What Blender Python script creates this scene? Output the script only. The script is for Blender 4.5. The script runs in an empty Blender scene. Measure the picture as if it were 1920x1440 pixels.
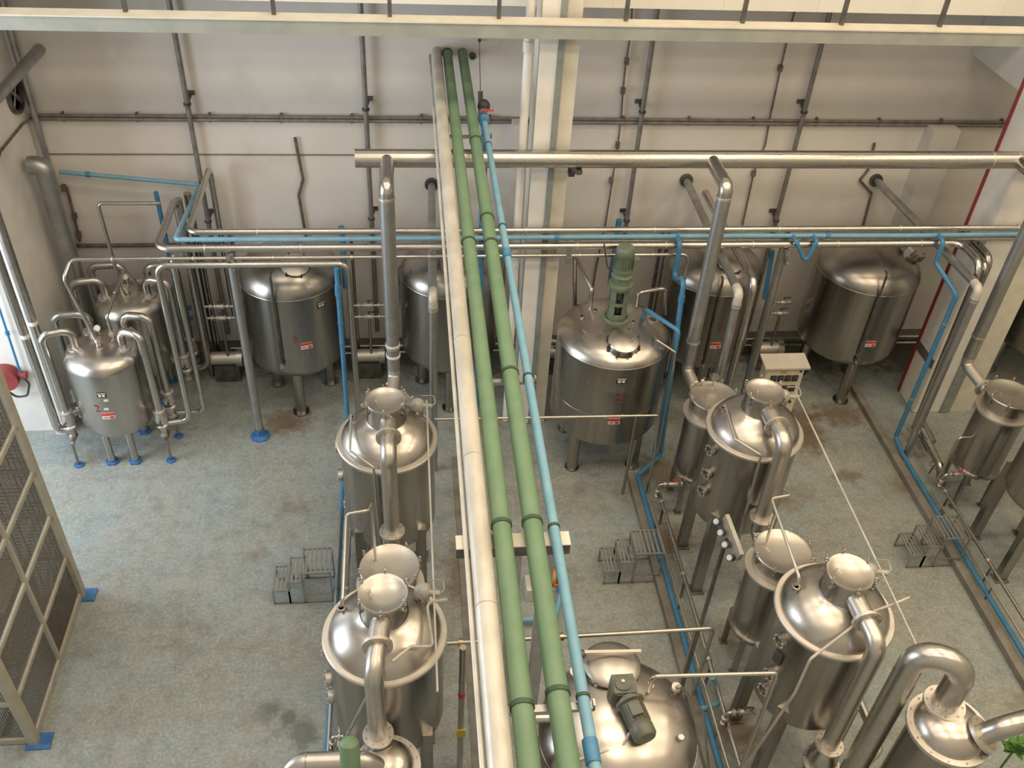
import bpy, math, random
from mathutils import Vector, Matrix

# ------------------------------------------------------------------ camera, world, lights
S = bpy.context.scene
COL = S.collection
FOC = 1751.7                                       # focal length in pixels of a 1920 x 1440 frame
PITCH, YAW, ROLL = map(math.radians, (39.477, 7.803, 3.685))
CAM = Vector((0.0, 0.0, 10.0))
_cy, _sy = math.cos(YAW), math.sin(YAW)
FWD = Vector((_sy * math.cos(PITCH), _cy * math.cos(PITCH), -math.sin(PITCH)))
_r0 = Vector((_cy, -_sy, 0.0)); _u0 = _r0.cross(FWD)
RGT = math.cos(ROLL) * _r0 + math.sin(ROLL) * _u0
UPV = -math.sin(ROLL) * _r0 + math.cos(ROLL) * _u0
cam = bpy.data.cameras.new('camera'); cam.sensor_fit = 'HORIZONTAL'; cam.sensor_width = 36.0
cam.lens = FOC * 36.0 / 1920.0; cam.clip_start = 0.05; cam.clip_end = 200
camo = bpy.data.objects.new('camera', cam); COL.objects.link(camo)
camo.matrix_world = Matrix(((RGT.x, UPV.x, -FWD.x, CAM.x), (RGT.y, UPV.y, -FWD.y, CAM.y), (RGT.z, UPV.z, -FWD.z, CAM.z), (0, 0, 0, 1)))
S.camera = camo
S.view_settings.view_transform = 'Standard'; S.view_settings.look = 'None'; S.view_settings.gamma = 1.0
S.view_settings.use_curve_mapping = False; S.view_settings.exposure = 0.08
W = bpy.data.worlds.new('world'); S.world = W; W.use_nodes = True
W.node_tree.nodes['Background'].inputs[0].default_value = (0.80, 0.88, 1.0, 1)
W.node_tree.nodes['Background'].inputs[1].default_value = 0.6

def area(name, loc, size, rot, power, col):
    l = bpy.data.lights.new(name, 'AREA'); l.shape = 'RECTANGLE'; l.size, l.size_y = size; l.energy = power; l.color = col
    o = bpy.data.objects.new(name, l); COL.objects.link(o); o.location = loc; o.rotation_euler = rot; return o
WARM = (1.0, 0.81, 0.57)
LAMPS = [(x, y) for x in (-3.5, 1.5, 6.5, 11.5) for y in (1.6, 5.0, 8.4)]
for (lx, ly) in LAMPS:
    area('high_bay_light', (lx, ly, 11.40), (3.2, 1.1), (0, 0, 0), {-3.5: 78, 1.5: 135, 6.5: 135, 11.5: 125}[lx], (1.0, 0.84, 0.66) if lx < 0 else WARM)
DAY = (0.80, 0.90, 1.0)
area('daylight', (-9.3, 7.4, 4.4), (5.2, 5.6), (0, math.radians(-90), 0), 880, DAY)      # through the big left opening

def ray(px, py): return RGT * (px - 960) - UPV * (py - 720) + FWD * FOC
def at(px, py, X=None, Y=None, Z=None):
    """Point seen at a pixel of the photograph, at a known depth plane."""
    d = ray(px, py)
    t = (X - CAM.x) / d.x if X is not None else (Y - CAM.y) / d.y if Y is not None else (Z - CAM.z) / d.z
    return CAM + d * t
V = Vector

# ------------------------------------------------------------------ materials
MATS = {}
def mat(name, col, rough=0.5, metal=0.0, col2=None, scale=4.0, lo=0.4, hi=0.6, bump=0.0, bscale=60.0, stretch=(1, 1, 1), rvar=0.0, emit=None, detail=6.0, col3=None, scale3=1.0, lo3=.5, hi3=.6):
    m = bpy.data.materials.new(name); m.use_nodes = True; nt = m.node_tree; N = nt.nodes; L = nt.links
    b = N['Principled BSDF']; b.inputs['Roughness'].default_value = rough; b.inputs['Metallic'].default_value = metal
    b.inputs['Base Color'].default_value = (*col, 1)
    if col2 or bump or rvar or col3:
        tc = N.new('ShaderNodeTexCoord'); mp = N.new('ShaderNodeMapping'); mp.inputs['Scale'].default_value = stretch
        L.new(tc.outputs['Object'], mp.inputs['Vector'])
        n = N.new('ShaderNodeTexNoise'); n.inputs['Scale'].default_value = scale; n.inputs['Detail'].default_value = detail
        L.new(mp.outputs[0], n.inputs['Vector'])
        rp = N.new('ShaderNodeMapRange'); rp.inputs[1].default_value = lo; rp.inputs[2].default_value = hi
        L.new(n.outputs['Fac'], rp.inputs[0])
        last = None
        if col2:
            mx = N.new('ShaderNodeMix'); mx.data_type = 'RGBA'; mx.inputs[6].default_value = (*col, 1); mx.inputs[7].default_value = (*col2, 1)
            L.new(rp.outputs[0], mx.inputs[0]); last = mx.outputs[2]
        if col3:
            n3 = N.new('ShaderNodeTexNoise'); n3.inputs['Scale'].default_value = scale3; n3.inputs['Detail'].default_value = 8
            L.new(tc.outputs['Object'], n3.inputs['Vector'])
            r3 = N.new('ShaderNodeMapRange'); r3.inputs[1].default_value = lo3; r3.inputs[2].default_value = hi3
            L.new(n3.outputs['Fac'], r3.inputs[0])
            m3 = N.new('ShaderNodeMix'); m3.data_type = 'RGBA'; m3.inputs[7].default_value = (*col3, 1)
            if last: L.new(last, m3.inputs[6])
            else: m3.inputs[6].default_value = (*col, 1)
            L.new(r3.outputs[0], m3.inputs[0]); last = m3.outputs[2]
        if last: L.new(last, b.inputs['Base Color'])
        if rvar:
            rr = N.new('ShaderNodeMapRange'); rr.inputs[3].default_value = max(0.03, rough - rvar); rr.inputs[4].default_value = rough + rvar
            L.new(rp.outputs[0], rr.inputs[0]); L.new(rr.outputs[0], b.inputs['Roughness'])
        if bump:
            nb = N.new('ShaderNodeTexNoise'); nb.inputs['Scale'].default_value = bscale; nb.inputs['Detail'].default_value = 4
            L.new(mp.outputs[0], nb.inputs['Vector'])
            bp = N.new('ShaderNodeBump'); bp.inputs['Strength'].default_value = bump; bp.inputs['Distance'].default_value = 0.01
            L.new(nb.outputs['Fac'], bp.inputs['Height']); L.new(bp.outputs[0], b.inputs['Normal'])
    if emit:
        b.inputs['Emission Color'].default_value = (*emit[:3], 1); b.inputs['Emission Strength'].default_value = emit[3]
    MATS[name] = m; return m
mat('steel', (0.53, 0.50, 0.465), 0.29, 1.0, (0.45, 0.425, 0.395), 6, .3, .7, 0.05, 40, (1, 1, .12), rvar=.07)
mat('tank_top', (0.40, 0.378, 0.35), 0.30, 1.0, (0.34, 0.32, 0.295), 4, .3, .7, 0.015, 9)
mat('steel_dome', (0.56, 0.52, 0.475), 0.31, 1.0, (0.50, 0.465, 0.425), 5, .3, .7, 0.015, 9, rvar=.06)
mat('steel_lid', (0.58, 0.545, 0.50), 0.37, 1.0, (0.52, 0.49, 0.45), 8, .3, .7, 0.04, 30, rvar=.05)
mat('steel_ring', (0.66, 0.62, 0.57), 0.5, 1.0, (0.66, 0.62, 0.56), 9, .3, .7, 0.05, 60)
mat('steel_dull', (0.41, 0.39, 0.36), 0.28, 1.0, (0.32, 0.305, 0.282), 9, .3, .7, 0.05, 20, (1, 1, .04), rvar=.05)
mat('steel_pipe', (0.56, 0.535, 0.50), 0.29, 1.0, (0.49, 0.468, 0.438), 7, .3, .7, 0.012, 40, rvar=.06)
mat('galvanised', (0.46, 0.46, 0.455), 0.42, 0.9, (0.36, 0.36, 0.355), 5, .35, .65, 0.06, 40, rvar=.06)
mat('dark_steel', (0.17, 0.16, 0.15), 0.5, 0.7, (0.11, 0.10, 0.095), 6, .4, .6, .05, 60)
mat('iron_pipe', (0.27, 0.25, 0.235), 0.5, 0.4, (0.20, 0.18, 0.165), 8, .4, .65, .05, 50)
mat('rusty_iron', (0.20, 0.17, 0.145), 0.7, 0.3, (0.12, 0.095, 0.08), 12, .4, .65, .1, 60)
mat('brass', (0.62, 0.50, 0.30), 0.3, 1.0, (0.5, 0.40, 0.24), 20, .4, .6)
mat('pvc_blue', (0.045, 0.19, 0.36), 0.45, 0, (0.07, 0.23, 0.40), 9, .35, .7, .02, 60)
mat('pvc_light_blue', (0.155, 0.33, 0.45), 0.48, 0, (0.20, 0.38, 0.49), 7, .35, .7, .02, 60)
mat('pipe_green', (0.125, 0.215, 0.125), 0.5, 0, (0.155, 0.25, 0.15), 5, .35, .7, .03, 50)
mat('pipe_green_dark', (0.05, 0.09, 0.055), 0.6, 0, (0.04, 0.07, 0.045), 12)
mat('lagging', (0.58, 0.55, 0.49), 0.45, 0.25, (0.46, 0.43, 0.375), 6, .4, .65, .35, 24, (1, .5, 1))
mat('white_paint', (0.76, 0.74, 0.70), 0.5, 0, (0.68, 0.655, 0.61), 3, .4, .7, .05, 40)
mat('cream_paint', (0.68, 0.64, 0.55), 0.55, 0, (0.60, 0.56, 0.47), 4, .4, .7, .05, 40)
mat('grey_stripe', (0.20, 0.235, 0.225), 0.6, 0, (0.26, 0.28, 0.265), 6, .4, .6)
mat('red_paint', (0.30, 0.045, 0.04), 0.55, 0, (0.24, 0.035, 0.03), 8)
mat('wall_paint', (0.70, 0.67, 0.635), 0.7, 0, (0.63, 0.60, 0.565), 0.7, .35, .7, .06, 30, col3=(0.58, 0.545, 0.50), scale3=1.6, lo3=.55, hi3=.8)
mat('wall_plain', (0.60, 0.58, 0.54), 0.8, 0, (0.55, 0.53, 0.49), 0.6, .35, .7)
mat('kerb_paint', (0.10, 0.105, 0.095), 0.65, 0, (0.15, 0.15, 0.135), 3, .4, .7, .08, 30)
mat('kerb_concrete', (0.24, 0.225, 0.19), 0.7, 0, (0.17, 0.155, 0.13), 4, .4, .65, .1, 30)
mat('ceiling_sheet', (0.62, 0.61, 0.58), 0.7, 0, (0.58, 0.57, 0.54), 1.0)
mat('panel_white', (0.86, 0.84, 0.77), 0.45, 0, (0.83, 0.80, 0.73), 1.5)
mat('beam_paint', (0.33, 0.345, 0.31), 0.6, 0, (0.28, 0.295, 0.265), 4, .4, .65, .08, 40)
mat('cage_paint', (0.42, 0.39, 0.31), 0.55, 0, (0.36, 0.335, 0.265), 5, .4, .65, .05, 40)
mat('mesh_wire', (0.15, 0.13, 0.10), 0.55, 0.4)
mat('motor_green', (0.13, 0.165, 0.115), 0.42, 0, (0.17, 0.205, 0.145), 8, .4, .6, .05, 60)
mat('motor_grey', (0.115, 0.125, 0.10), 0.42, 0.1, (0.15, 0.155, 0.125), 8, .4, .6, .05, 60)
mat('black_plastic', (0.025, 0.025, 0.025), 0.45)
mat('rubber', (0.04, 0.04, 0.042), 0.6)
mat('glass_dark', (0.05, 0.055, 0.05), 0.08)
mat('cabinet_cream', (0.62, 0.57, 0.42), 0.45, 0, (0.58, 0.53, 0.39), 3, .4, .6)
mat('cabinet_grey', (0.50, 0.47, 0.41), 0.5, 0, (0.45, 0.42, 0.36), 3, .4, .6)
mat('sticker_red', (0.55, 0.06, 0.045), 0.5)
mat('sticker_white', (0.72, 0.69, 0.64), 0.5)
mat('number_red', (0.42, 0.05, 0.04), 0.6)
mat('number_faded', (0.26, 0.10, 0.07), 0.6)
mat('orange', (0.55, 0.27, 0.06), 0.5)
mat('yellow_tag', (0.65, 0.46, 0.05), 0.5)
mat('crate_ochre', (0.36, 0.23, 0.09), 0.6, 0, (0.30, 0.19, 0.075), 5)
mat('lamp_grey', (0.40, 0.40, 0.36), 0.4, 0.1, (0.34, 0.34, 0.30), 6)
mat('blue_shoe', (0.03, 0.12, 0.33), 0.55, 0, (0.05, 0.17, 0.40), 8)
mat('leaf', (0.07, 0.20, 0.03), 0.5, 0, (0.11, 0.26, 0.05), 20)
mat('lamp_diffuser', (0.9, 0.88, 0.82), 0.5, emit=(1.0, 0.86, 0.68, 2.0))

def floor_mat():
    m = bpy.data.materials.new('floor_paint'); m.use_nodes = True; nt = m.node_tree; N = nt.nodes; L = nt.links; b = N['Principled BSDF']
    tc = N.new('ShaderNodeTexCoord')
    def noise(sc, de, lo, hi, ro=.55, off=0):
        mp = N.new('ShaderNodeMapping'); mp.inputs['Location'].default_value = (off, off * .7, 0); L.new(tc.outputs['Object'], mp.inputs[0])
        n = N.new('ShaderNodeTexNoise'); n.inputs['Scale'].default_value = sc; n.inputs['Detail'].default_value = de; n.inputs['Roughness'].default_value = ro
        L.new(mp.outputs[0], n.inputs['Vector'])
        r = N.new('ShaderNodeMapRange'); r.inputs[1].default_value = lo; r.inputs[2].default_value = hi; L.new(n.outputs['Fac'], r.inputs[0]); return r.outputs[0]
    def mix(f, a, c):
        x = N.new('ShaderNodeMix'); x.data_type = 'RGBA'; L.new(f, x.inputs[0])
        if isinstance(a, tuple): x.inputs[6].default_value = (*a, 1)
        else: L.new(a, x.inputs[6])
        x.inputs[7].default_value = (*c, 1); return x.outputs[2]
    c = mix(noise(0.55, 8, .42, .62), (0.30, 0.325, 0.305), (0.275, 0.275, 0.235))
    c = mix(noise(1.1, 15, .46, .66, .80, 5), c, (0.225, 0.31, 0.335))          # blue paint left in patches
    c = mix(noise(26.0, 6, .47, .60, .75, 9), c, (0.38, 0.39, 0.365))            # worn speckle
    c = mix(noise(5.0, 15, .47, .74, .85, 2), c, (0.15, 0.155, 0.135))        # scuffed grime
    c = mix(noise(0.8, 12, .55, .70, .74, 14), c, (0.185, 0.155, 0.11))
    nz = noise(5.0, 10, .30, .72, .7, 21)
    def blot(px, py, rad, col, amt=.8, sy=1.0):
        nonlocal c
        p = at(px, py, Z=0); mp = N.new('ShaderNodeMapping'); mp.inputs['Location'].default_value = (-p.x / rad, -p.y / (rad * sy), 0); mp.inputs['Scale'].default_value = (1 / rad, 1 / (rad * sy), 0)
        L.new(tc.outputs['Object'], mp.inputs[0]); ln = N.new('ShaderNodeVectorMath'); ln.operation = 'LENGTH'; L.new(mp.outputs[0], ln.inputs[0])
        ad = N.new('ShaderNodeMath'); ad.operation = 'ADD'; L.new(ln.outputs['Value'], ad.inputs[0]); L.new(nz, ad.inputs[1])
        r = N.new('ShaderNodeMapRange'); r.inputs[1].default_value = .9; r.inputs[2].default_value = 1.5; r.inputs[3].default_value = amt; r.inputs[4].default_value = 0; L.new(ad.outputs[0], r.inputs[0]); c = mix(r.outputs[0], c, col)
    RUST = (0.15, 0.095, 0.05)
    for px, py, rad, sy in ((540, 790, .42, .9), (1250, 1012, .38, 1), (1385, 1366, .36, 1), (1572, 775, .5, .8), (880, 1080, .4, 2.0), (1245, 890, .4, 1.2), (1500, 800, .5, 1.5)): blot(px, py, rad, RUST, .75, sy)
    for px, py, rad in ((510, 1330, .16), (566, 1375, .22), (540, 1345, .12)): blot(px, py, rad, (0.10, 0.11, 0.09), .7)
    blot(1590, 893, .26, (0.16, 0.135, 0.08), .8, .6)
    for px in (430, 700, 960, 1250, 1490, 1700): blot(px, 660, 1.5, (0.075, 0.078, 0.068), .85, .55)     # wet dirty strip at the foot of the back wall, tanks' shade painted in        # brown stains
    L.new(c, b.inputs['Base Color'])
    rr = N.new('ShaderNodeMapRange'); rr.inputs[3].default_value = 0.34; rr.inputs[4].default_value = 0.62
    L.new(noise(2.0, 6, .35, .65, .6, 3), rr.inputs[0]); L.new(rr.outputs[0], b.inputs['Roughness'])
    bp = N.new('ShaderNodeBump'); bp.inputs['Strength'].default_value = 0.12; bp.inputs['Distance'].default_value = 0.01
    L.new(noise(28, 6, .3, .7), bp.inputs['Height']); L.new(bp.outputs[0], b.inputs['Normal'])
    MATS['floor_paint'] = m
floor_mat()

# ------------------------------------------------------------------ mesh builder
class MB:
    def __init__(s): s.v = []; s.f = []
    def add(s, vs, fs):
        o = len(s.v); s.v += [tuple(p) for p in vs]; s.f += [tuple(o + i for i in f) for f in fs]; return s
    def box(s, c, d, M=None):
        c = V(c); h = V(d) / 2
        vs = [V((x * h.x, y * h.y, z * h.z)) for x in (-1, 1) for y in (-1, 1) for z in (-1, 1)]
        if M is not None: vs = [M @ p for p in vs]
        return s.add([p + c for p in vs], [(0, 1, 3, 2), (4, 6, 7, 5), (0, 4, 5, 1), (2, 3, 7, 6), (0, 2, 6, 4), (1, 5, 7, 3)])
    def bar(s, a, b, w, h, up=(0, 0, 1)):
        """rectangular bar from a to b"""
        a, b = V(a), V(b); t = (b - a).normalized(); u = V(up)
        if abs(t.dot(u)) > .98: u = V((0, 1, 0))
        x = t.cross(u).normalized(); y = x.cross(t)
        vs = [p + x * (i * w / 2) + y * (j * h / 2) for p in (a, b) for i, j in ((-1, -1), (1, -1), (1, 1), (-1, 1))]
        return s.add(vs, [(3, 2, 1, 0), (4, 5, 6, 7), (0, 1, 5, 4), (1, 2, 6, 5), (2, 3, 7, 6), (3, 0, 4, 7)])
    def lathe(s, prof, base=(0, 0, 0), axis=(0, 0, 1), n=40, closed=False):
        """prof: list of (radius, height) along the axis"""
        base = V(base); ax = V(axis).normalized(); u = V((1, 0, 0)) if abs(ax.x) < .9 else V((0, 1, 0))
        x = (u - ax * u.dot(ax)).normalized(); y = ax.cross(x); vs = []; idx = []
        for r, h in prof:
            if r <= 1e-6: idx.append([len(vs)] * n); vs.append(base + ax * h)
            else:
                idx.append(list(range(len(vs), len(vs) + n)))
                vs += [base + ax * h + (x * math.cos(2 * math.pi * k / n) + y * math.sin(2 * math.pi * k / n)) * r for k in range(n)]
        fs = []
        for i in range(len(prof) - 1 + (1 if closed else 0)):
            A, B = idx[i], idx[(i + 1) % len(prof)]
            for k in range(n):
                q = [A[k], A[(k + 1) % n], B[(k + 1) % n], B[k]]; q2 = []
                for t in q:
                    if t not in q2: q2.append(t)
                if len(q2) > 2: fs.append(q2)
        return s.add(vs, fs)
    def cyl(s, a, b, r, n=16, r2=None):
        a, b = V(a), V(b); L = (b - a).length; r2 = r if r2 is None else r2
        return s.lathe([(0, 0), (r, 0), (r2, L), (0, L)], a, b - a, n)
    def torus(s, c, R, r, axis=(0, 0, 1), n=28, m=8):
        return s.lathe([(R + r * math.cos(2 * math.pi * k / m), r * math.sin(2 * math.pi * k / m)) for k in range(m)], c, axis, n, closed=True)
    def ring(s, c, ri, ro, h, axis=(0, 0, 1), n=40):
        return s.lathe([(ri, -h / 2), (ro, -h / 2), (ro, h / 2), (ri, h / 2)], c, axis, n, closed=True)
    def sphere(s, c, r, n=20, m=10, sq=1.0):
        return s.lathe([(r * math.sin(math.pi * k / m), -r * sq * math.cos(math.pi * k / m)) for k in range(m + 1)], c, (0, 0, 1), n)
    def tube(s, pts, r, bend=None, n=14, caps=True, arc=6):
        pts = [V(p) for p in pts]; bend = r * 2.6 if bend is None else bend; path = [pts[0]]
        for i in range(1, len(pts) - 1):
            a, p, b = pts[i - 1], pts[i], pts[i + 1]; d1 = (a - p); d2 = (b - p); l1, l2 = d1.length, d2.length
            if l1 < 1e-5 or l2 < 1e-5: continue
            d1 /= l1; d2 /= l2; ang = d1.angle(d2)
            if ang > math.pi - .03: path.append(p); continue
            t = min(bend / math.tan(ang / 2), l1 * .48, l2 * .48); R = t * math.tan(ang / 2)
            c = p + (d1 + d2).normalized() * (R / math.sin(ang / 2)); s0 = p + d1 * t - c; s1 = p + d2 * t - c; tot = s0.angle(s1)
            for k in range(arc + 1):
                w = k / arc; path.append(c + (s0 * math.sin((1 - w) * tot) + s1 * math.sin(w * tot)) / math.sin(tot))
        path.append(pts[-1])
        P = [path[0]]
        for p in path[1:]:
            if (p - P[-1]).length > 1e-5: P.append(p)
        vs = []; fs = []; t0 = (P[1] - P[0]).normalized(); u = V((0, 0, 1)) if abs(t0.z) < .9 else V((1, 0, 0)); x = (u - t0 * u.dot(t0)).normalized(); tp = t0
        for i, p in enumerate(P):
            t = (P[min(i + 1, len(P) - 1)] - P[max(i - 1, 0)]).normalized()
            x = (tp.rotation_difference(t) @ x); x = (x - t * x.dot(t)).normalized(); y = t.cross(x); tp = t
            vs += [p + (x * math.cos(2 * math.pi * k / n) + y * math.sin(2 * math.pi * k / n)) * r for k in range(n)]
        for i in range(len(P) - 1):
            for k in range(n): fs.append((i * n + k, i * n + (k + 1) % n, (i + 1) * n + (k + 1) % n, (i + 1) * n + k))
        if caps: fs.append(tuple(range(n - 1, -1, -1))); fs.append(tuple((len(P) - 1) * n + k for k in range(n)))
        return s.add(vs, fs)
    def mesh(s, name, off=V((0, 0, 0)), ang=35):
        me = bpy.data.meshes.new(name); me.from_pydata([(p[0] - off.x, p[1] - off.y, p[2] - off.z) for p in s.v], [], s.f)
        me.validate(); me.update(); me.polygons.foreach_set('use_smooth', [True] * len(me.polygons)); me.set_sharp_from_angle(angle=math.radians(ang)); return me

def root_loc(o):
    p = V((0, 0, 0))
    while o: p = p + o.location; o = o.parent
    return p
def tag(o, label, cat, group=None, kind=None):
    if label: o['label'] = label
    if cat: o['category'] = cat
    if group: o['group'] = group
    if kind: o['kind'] = kind
    return o
def thing(name, label, cat, loc=(0, 0, 0), group=None):
    o = bpy.data.objects.new(name, None); o.empty_display_size = .1; COL.objects.link(o); o.location = loc; return tag(o, label, cat, group)
def part(name, mb, m, parent, label=None, kind=None):
    o = bpy.data.objects.new(name, mb.mesh(name, root_loc(parent))); o.data.materials.append(MATS[m]); COL.objects.link(o); o.parent = parent
    if label: o['label'] = label
    if kind: o['kind'] = kind
    return o
def solo(name, mb, m, label, cat, group=None, loc=None):
    loc = V(loc) if loc is not None else V(mb.v[0])
    o = bpy.data.objects.new(name, mb.mesh(name, loc)); o.data.materials.append(MATS[m]); o.location = loc; COL.objects.link(o); return tag(o, label, cat, group)
def struct(name, mb, m, parent=None):
    o = bpy.data.objects.new(name, mb.mesh(name)); o.data.materials.append(MATS[m]); COL.objects.link(o); o['kind'] = 'structure'
    if parent: o.parent = parent
    return o
def text_mb(txt, h, place):
    """flat lettering turned into mesh; place(x, y) -> world point"""
    c = bpy.data.curves.new('t', 'FONT'); c.body = txt; c.size = h; c.align_x = 'CENTER'; c.align_y = 'CENTER'; c.resolution_u = 3
    o = bpy.data.objects.new('t', c); COL.objects.link(o); bpy.context.view_layer.update()
    me = o.evaluated_get(bpy.context.evaluated_depsgraph_get()).to_mesh()
    mb = MB().add([place(v.co.x, v.co.y) for v in me.vertices], [tuple(p.vertices) for p in me.polygons])
    bpy.data.objects.remove(o); bpy.data.curves.remove(c); return mb

# ------------------------------------------------------------------ setting
WY = 13.05
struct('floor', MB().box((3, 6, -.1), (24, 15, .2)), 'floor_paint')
struct('wall_back', MB().box((5, WY + .1, 5.8), (20.6, .2, 11.6)), 'wall_paint')
struct('wall_right', MB().box((15.1, 6, 5.8), (.2, 15, 11.6)), 'wall_plain')
struct('wall_front', MB().box((3, -1.1, 5.8), (24, .2, 11.6)), 'wall_plain')
struct('ceiling', MB().box((3, 6, 11.7), (24, 15, .2)), 'ceiling_sheet')
wl = MB()                                              # left wall round a tall opening
wl.box((-9.1, 1.85, 5.8), (.2, 5.7, 11.6)); wl.box((-9.1, 10.65, 5.8), (.2, 1.2, 11.6))
wl.box((-9.1, 7.375, .75), (.2, 5.35, 1.5)); wl.box((-9.1, 7.375, 9.45), (.2, 5.35, 4.3))
struct('wall_left', wl, 'wall_plain')
wr = MB(); wr.box((-7.215, 11.27, 5.8), (3.57, .2, 11.6)); wr.box((-5.36, 12.06, 5.8), (.14, 1.98, 11.6)); wr.box((-5.415, 11.22, 5.8), (.03, .1, 11.6))
struct('wall_left_return', wr, 'white_paint')
struct('baseboard_back', MB().box((5, 12.9, .125), (20.6, .3, .25)), 'kerb_paint')
xb = at(1910, 170, X=8.32)
tb = MB(); tb.box((8.62, 12.31, (xb.z + 11.6) / 2), (.6, 1.46, 11.6 - xb.z)); struct('trim_1', tb, 'wall_plain')
for k, (xl, xr, yy) in enumerate(((1750, 1800, 243), (962, 986, 232))):
    a = at(xl, yy, Y=12.8); b = at(xr, yy, Y=12.8)
    o = struct('trim_%d' % (k + 2), MB().box(((a.x + b.x) / 2, 12.9, a.z / 2), (b.x - a.x, .3, a.z)), 'wall_plain')

# columns ----------------------------------------------------------
def column(x0, x1, y0, y1, label, stripe, side_red=False):
    t = thing('concrete_column', label, 'column', ((x0 + x1) / 2, (y0 + y1) / 2, 0), 'columns along the back wall')
    xs = x0 + (x1 - x0) * .43; xe = x0 + (x1 - x0) * .60
    part('shaft', MB().box(((x0 + x1) / 2, (y0 + y1) / 2, 5.8), (x1 - x0, y1 - y0, 11.6)), 'cream_paint', t)
    part('white_face', MB().box(((x0 + xs) / 2 - .006, y0 - .012, 5.8), (xs - x0 + .012, .03, 11.58)), 'white_paint', t, 'white painted strip of the column front')
    if stripe: part('grey_strip', MB().box(((xs + xe) / 2, y0 - .02, 5.8), (xe - xs, .06, 11.57)), 'grey_stripe', t, 'dark grey strip down the column front')
    if side_red:
        part('white_side', MB().box((x0 - .01, (y0 + y1) / 2, 5.8), (.03, y1 - y0 + .01, 11.57)), 'white_paint', t)
        part('red_edge', MB().box((x0 - .02, y1 - .02, 5.8), (.05, .06, 11.56)), 'red_paint', t, 'red painted rear edge')
        part('dark_band', MB().box((x0 - .02, (y0 + y1) / 2, 1.02), (.03, y1 - y0 + .02, .17)), 'kerb_paint', t, 'dark band round the column')
    return t
column(1.60, 2.07, 11.06, 11.62, 'white and cream column with a grey strip, behind the green overhead pipes', True)
column(8.33, 9.35, 11.06, 11.62, 'wide white column with a red painted edge behind a blue pipe', True, True)
# white drain pipe on the middle column
t = thing('drain_pipe', 'white plastic drain pipe running up the left side of the middle column', 'pipe', (1.46, 11.12, 0))
part('pipe', MB().cyl((1.46, 11.12, .02), (1.46, 11.12, 11.4), .055, 18), 'white_paint', t)
for z in (5.95, 3.0, .9): part('socket', MB().cyl((1.46, 11.12, z), (1.46, 11.12, z + .13), .068, 18), 'white_paint', t)

# upper beam, cladding and hanger bars ------------------------------
BY = 10.85
bz0, bz1 = at(960, 72, Y=BY - .1).z, at(960, 46, Y=BY - .1).z
t = thing('steel_beam', 'long cream painted steel beam crossing high in front of the back wall', 'beam', (3, BY, bz0))
part('beam_body', MB().box((3, BY, (bz0 + bz1) / 2), (23, .2, bz1 - bz0)), 'beam_paint', t)
part('top_flange', MB().box((3, BY, bz1 + .008), (23, .23, .016)), 'cream_paint', t)
hx = [80, 182, 310 - 75, 513, 731, 936, 1180, 1405, 1592, 1782]
hang = [at(p, 30, Y=BY).x for p in (235, 513, 731, 936, 1176, 1397, 1585, 1772)]
hang = [hang[0] - 1.4] + hang + [hang[-1] + 1.25, hang[-1] + 2.5]
for i, x in enumerate(hang):
    p = MB().box((x, BY + .05, (bz1 + .016 + 11.6) / 2), (.045, .05, 11.6 - bz1 - .016))
    solo('hanger_bar', p, 'dark_steel', 'dark hanger bar rising from the cream steel beam to the ceiling', 'bar', 'hanger bars above the beam', (x, BY, bz1))
pz = at(960, 11, Y=11.68).z
cl = bpy.data.objects.new('wall_upper', None); COL.objects.link(cl); cl['kind'] = 'structure'
xs = [-5.2] + [h for h in hang[2:]] + [14.9]
for a, b in zip(xs[:-1], xs[1:]):
    o = part('panel', MB().box(((a + b) / 2, 11.7, (pz + 11.6) / 2), (b - a - .002, .05, 11.6 - pz)), 'panel_white', cl)

# high bay lamps (above the frame)
for (lx, ly) in LAMPS:
    o = thing('high_bay_lamp', 'long ceiling lamp hanging under the roof', 'lamp', (lx, ly, 11.45), 'roof lamps')
    part('housing', MB().box((lx, ly, 11.53), (3.4, 1.25, .12)), 'white_paint', o)

# ------------------------------------------------------------------ common fittings
def clamp(mb, c, ax, r, w=.03):
    mb.ring(V(c), r * .9, r + .012, w, ax, 24); return mb
def flange(c, axis, ri, ro, h=.025, bolts=8, m='steel_ring', parent=None, name='flange'):
    axis = V(axis).normalized(); mb = MB().ring(V(c), ri, ro, h, axis, 32); f = part(name, mb, m, parent)
    u = V((1, 0, 0)) if abs(axis.x) < .9 else V((0, 1, 0)); x = (u - axis * u.dot(axis)).normalized(); y = axis.cross(x); rb = (ri + ro) / 2 + .004
    if bolts:
        b = MB()
        for k in range(bolts):
            a = 2 * math.pi * (k + .5) / bolts; p = V(c) + (x * math.cos(a) + y * math.sin(a)) * rb
            b.cyl(p - axis * (h / 2 + .012), p + axis * (h / 2 + .012), .009, 6)
        part('bolts', b, 'steel', f, kind='stuff')
    return f
def eye_clamps(c, r, z, n, parent, a0=0.0):
    for k in range(n):
        a = a0 + 2 * math.pi * k / n; d = V((math.cos(a), math.sin(a), 0)); p = V((c[0], c[1], z)) + d * (r + .012); sd = V((-d.y, d.x, 0))
        mb = MB(); mb.cyl(p + V((0, 0, -.075)), p + V((0, 0, .05)), .008, 8); mb.box(p + V((0, 0, -.07)) - d * .006, (.035, .035, .03), Matrix.Rotation(a, 3, 'Z'))
        mb.cyl(p + V((0, 0, .012)), p + V((0, 0, .03)), .016, 8); mb.torus(p + V((0, 0, .072)), .020, .0065, sd, 14, 6)
        part('lid_clamp', mb, 'steel', parent)
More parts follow.
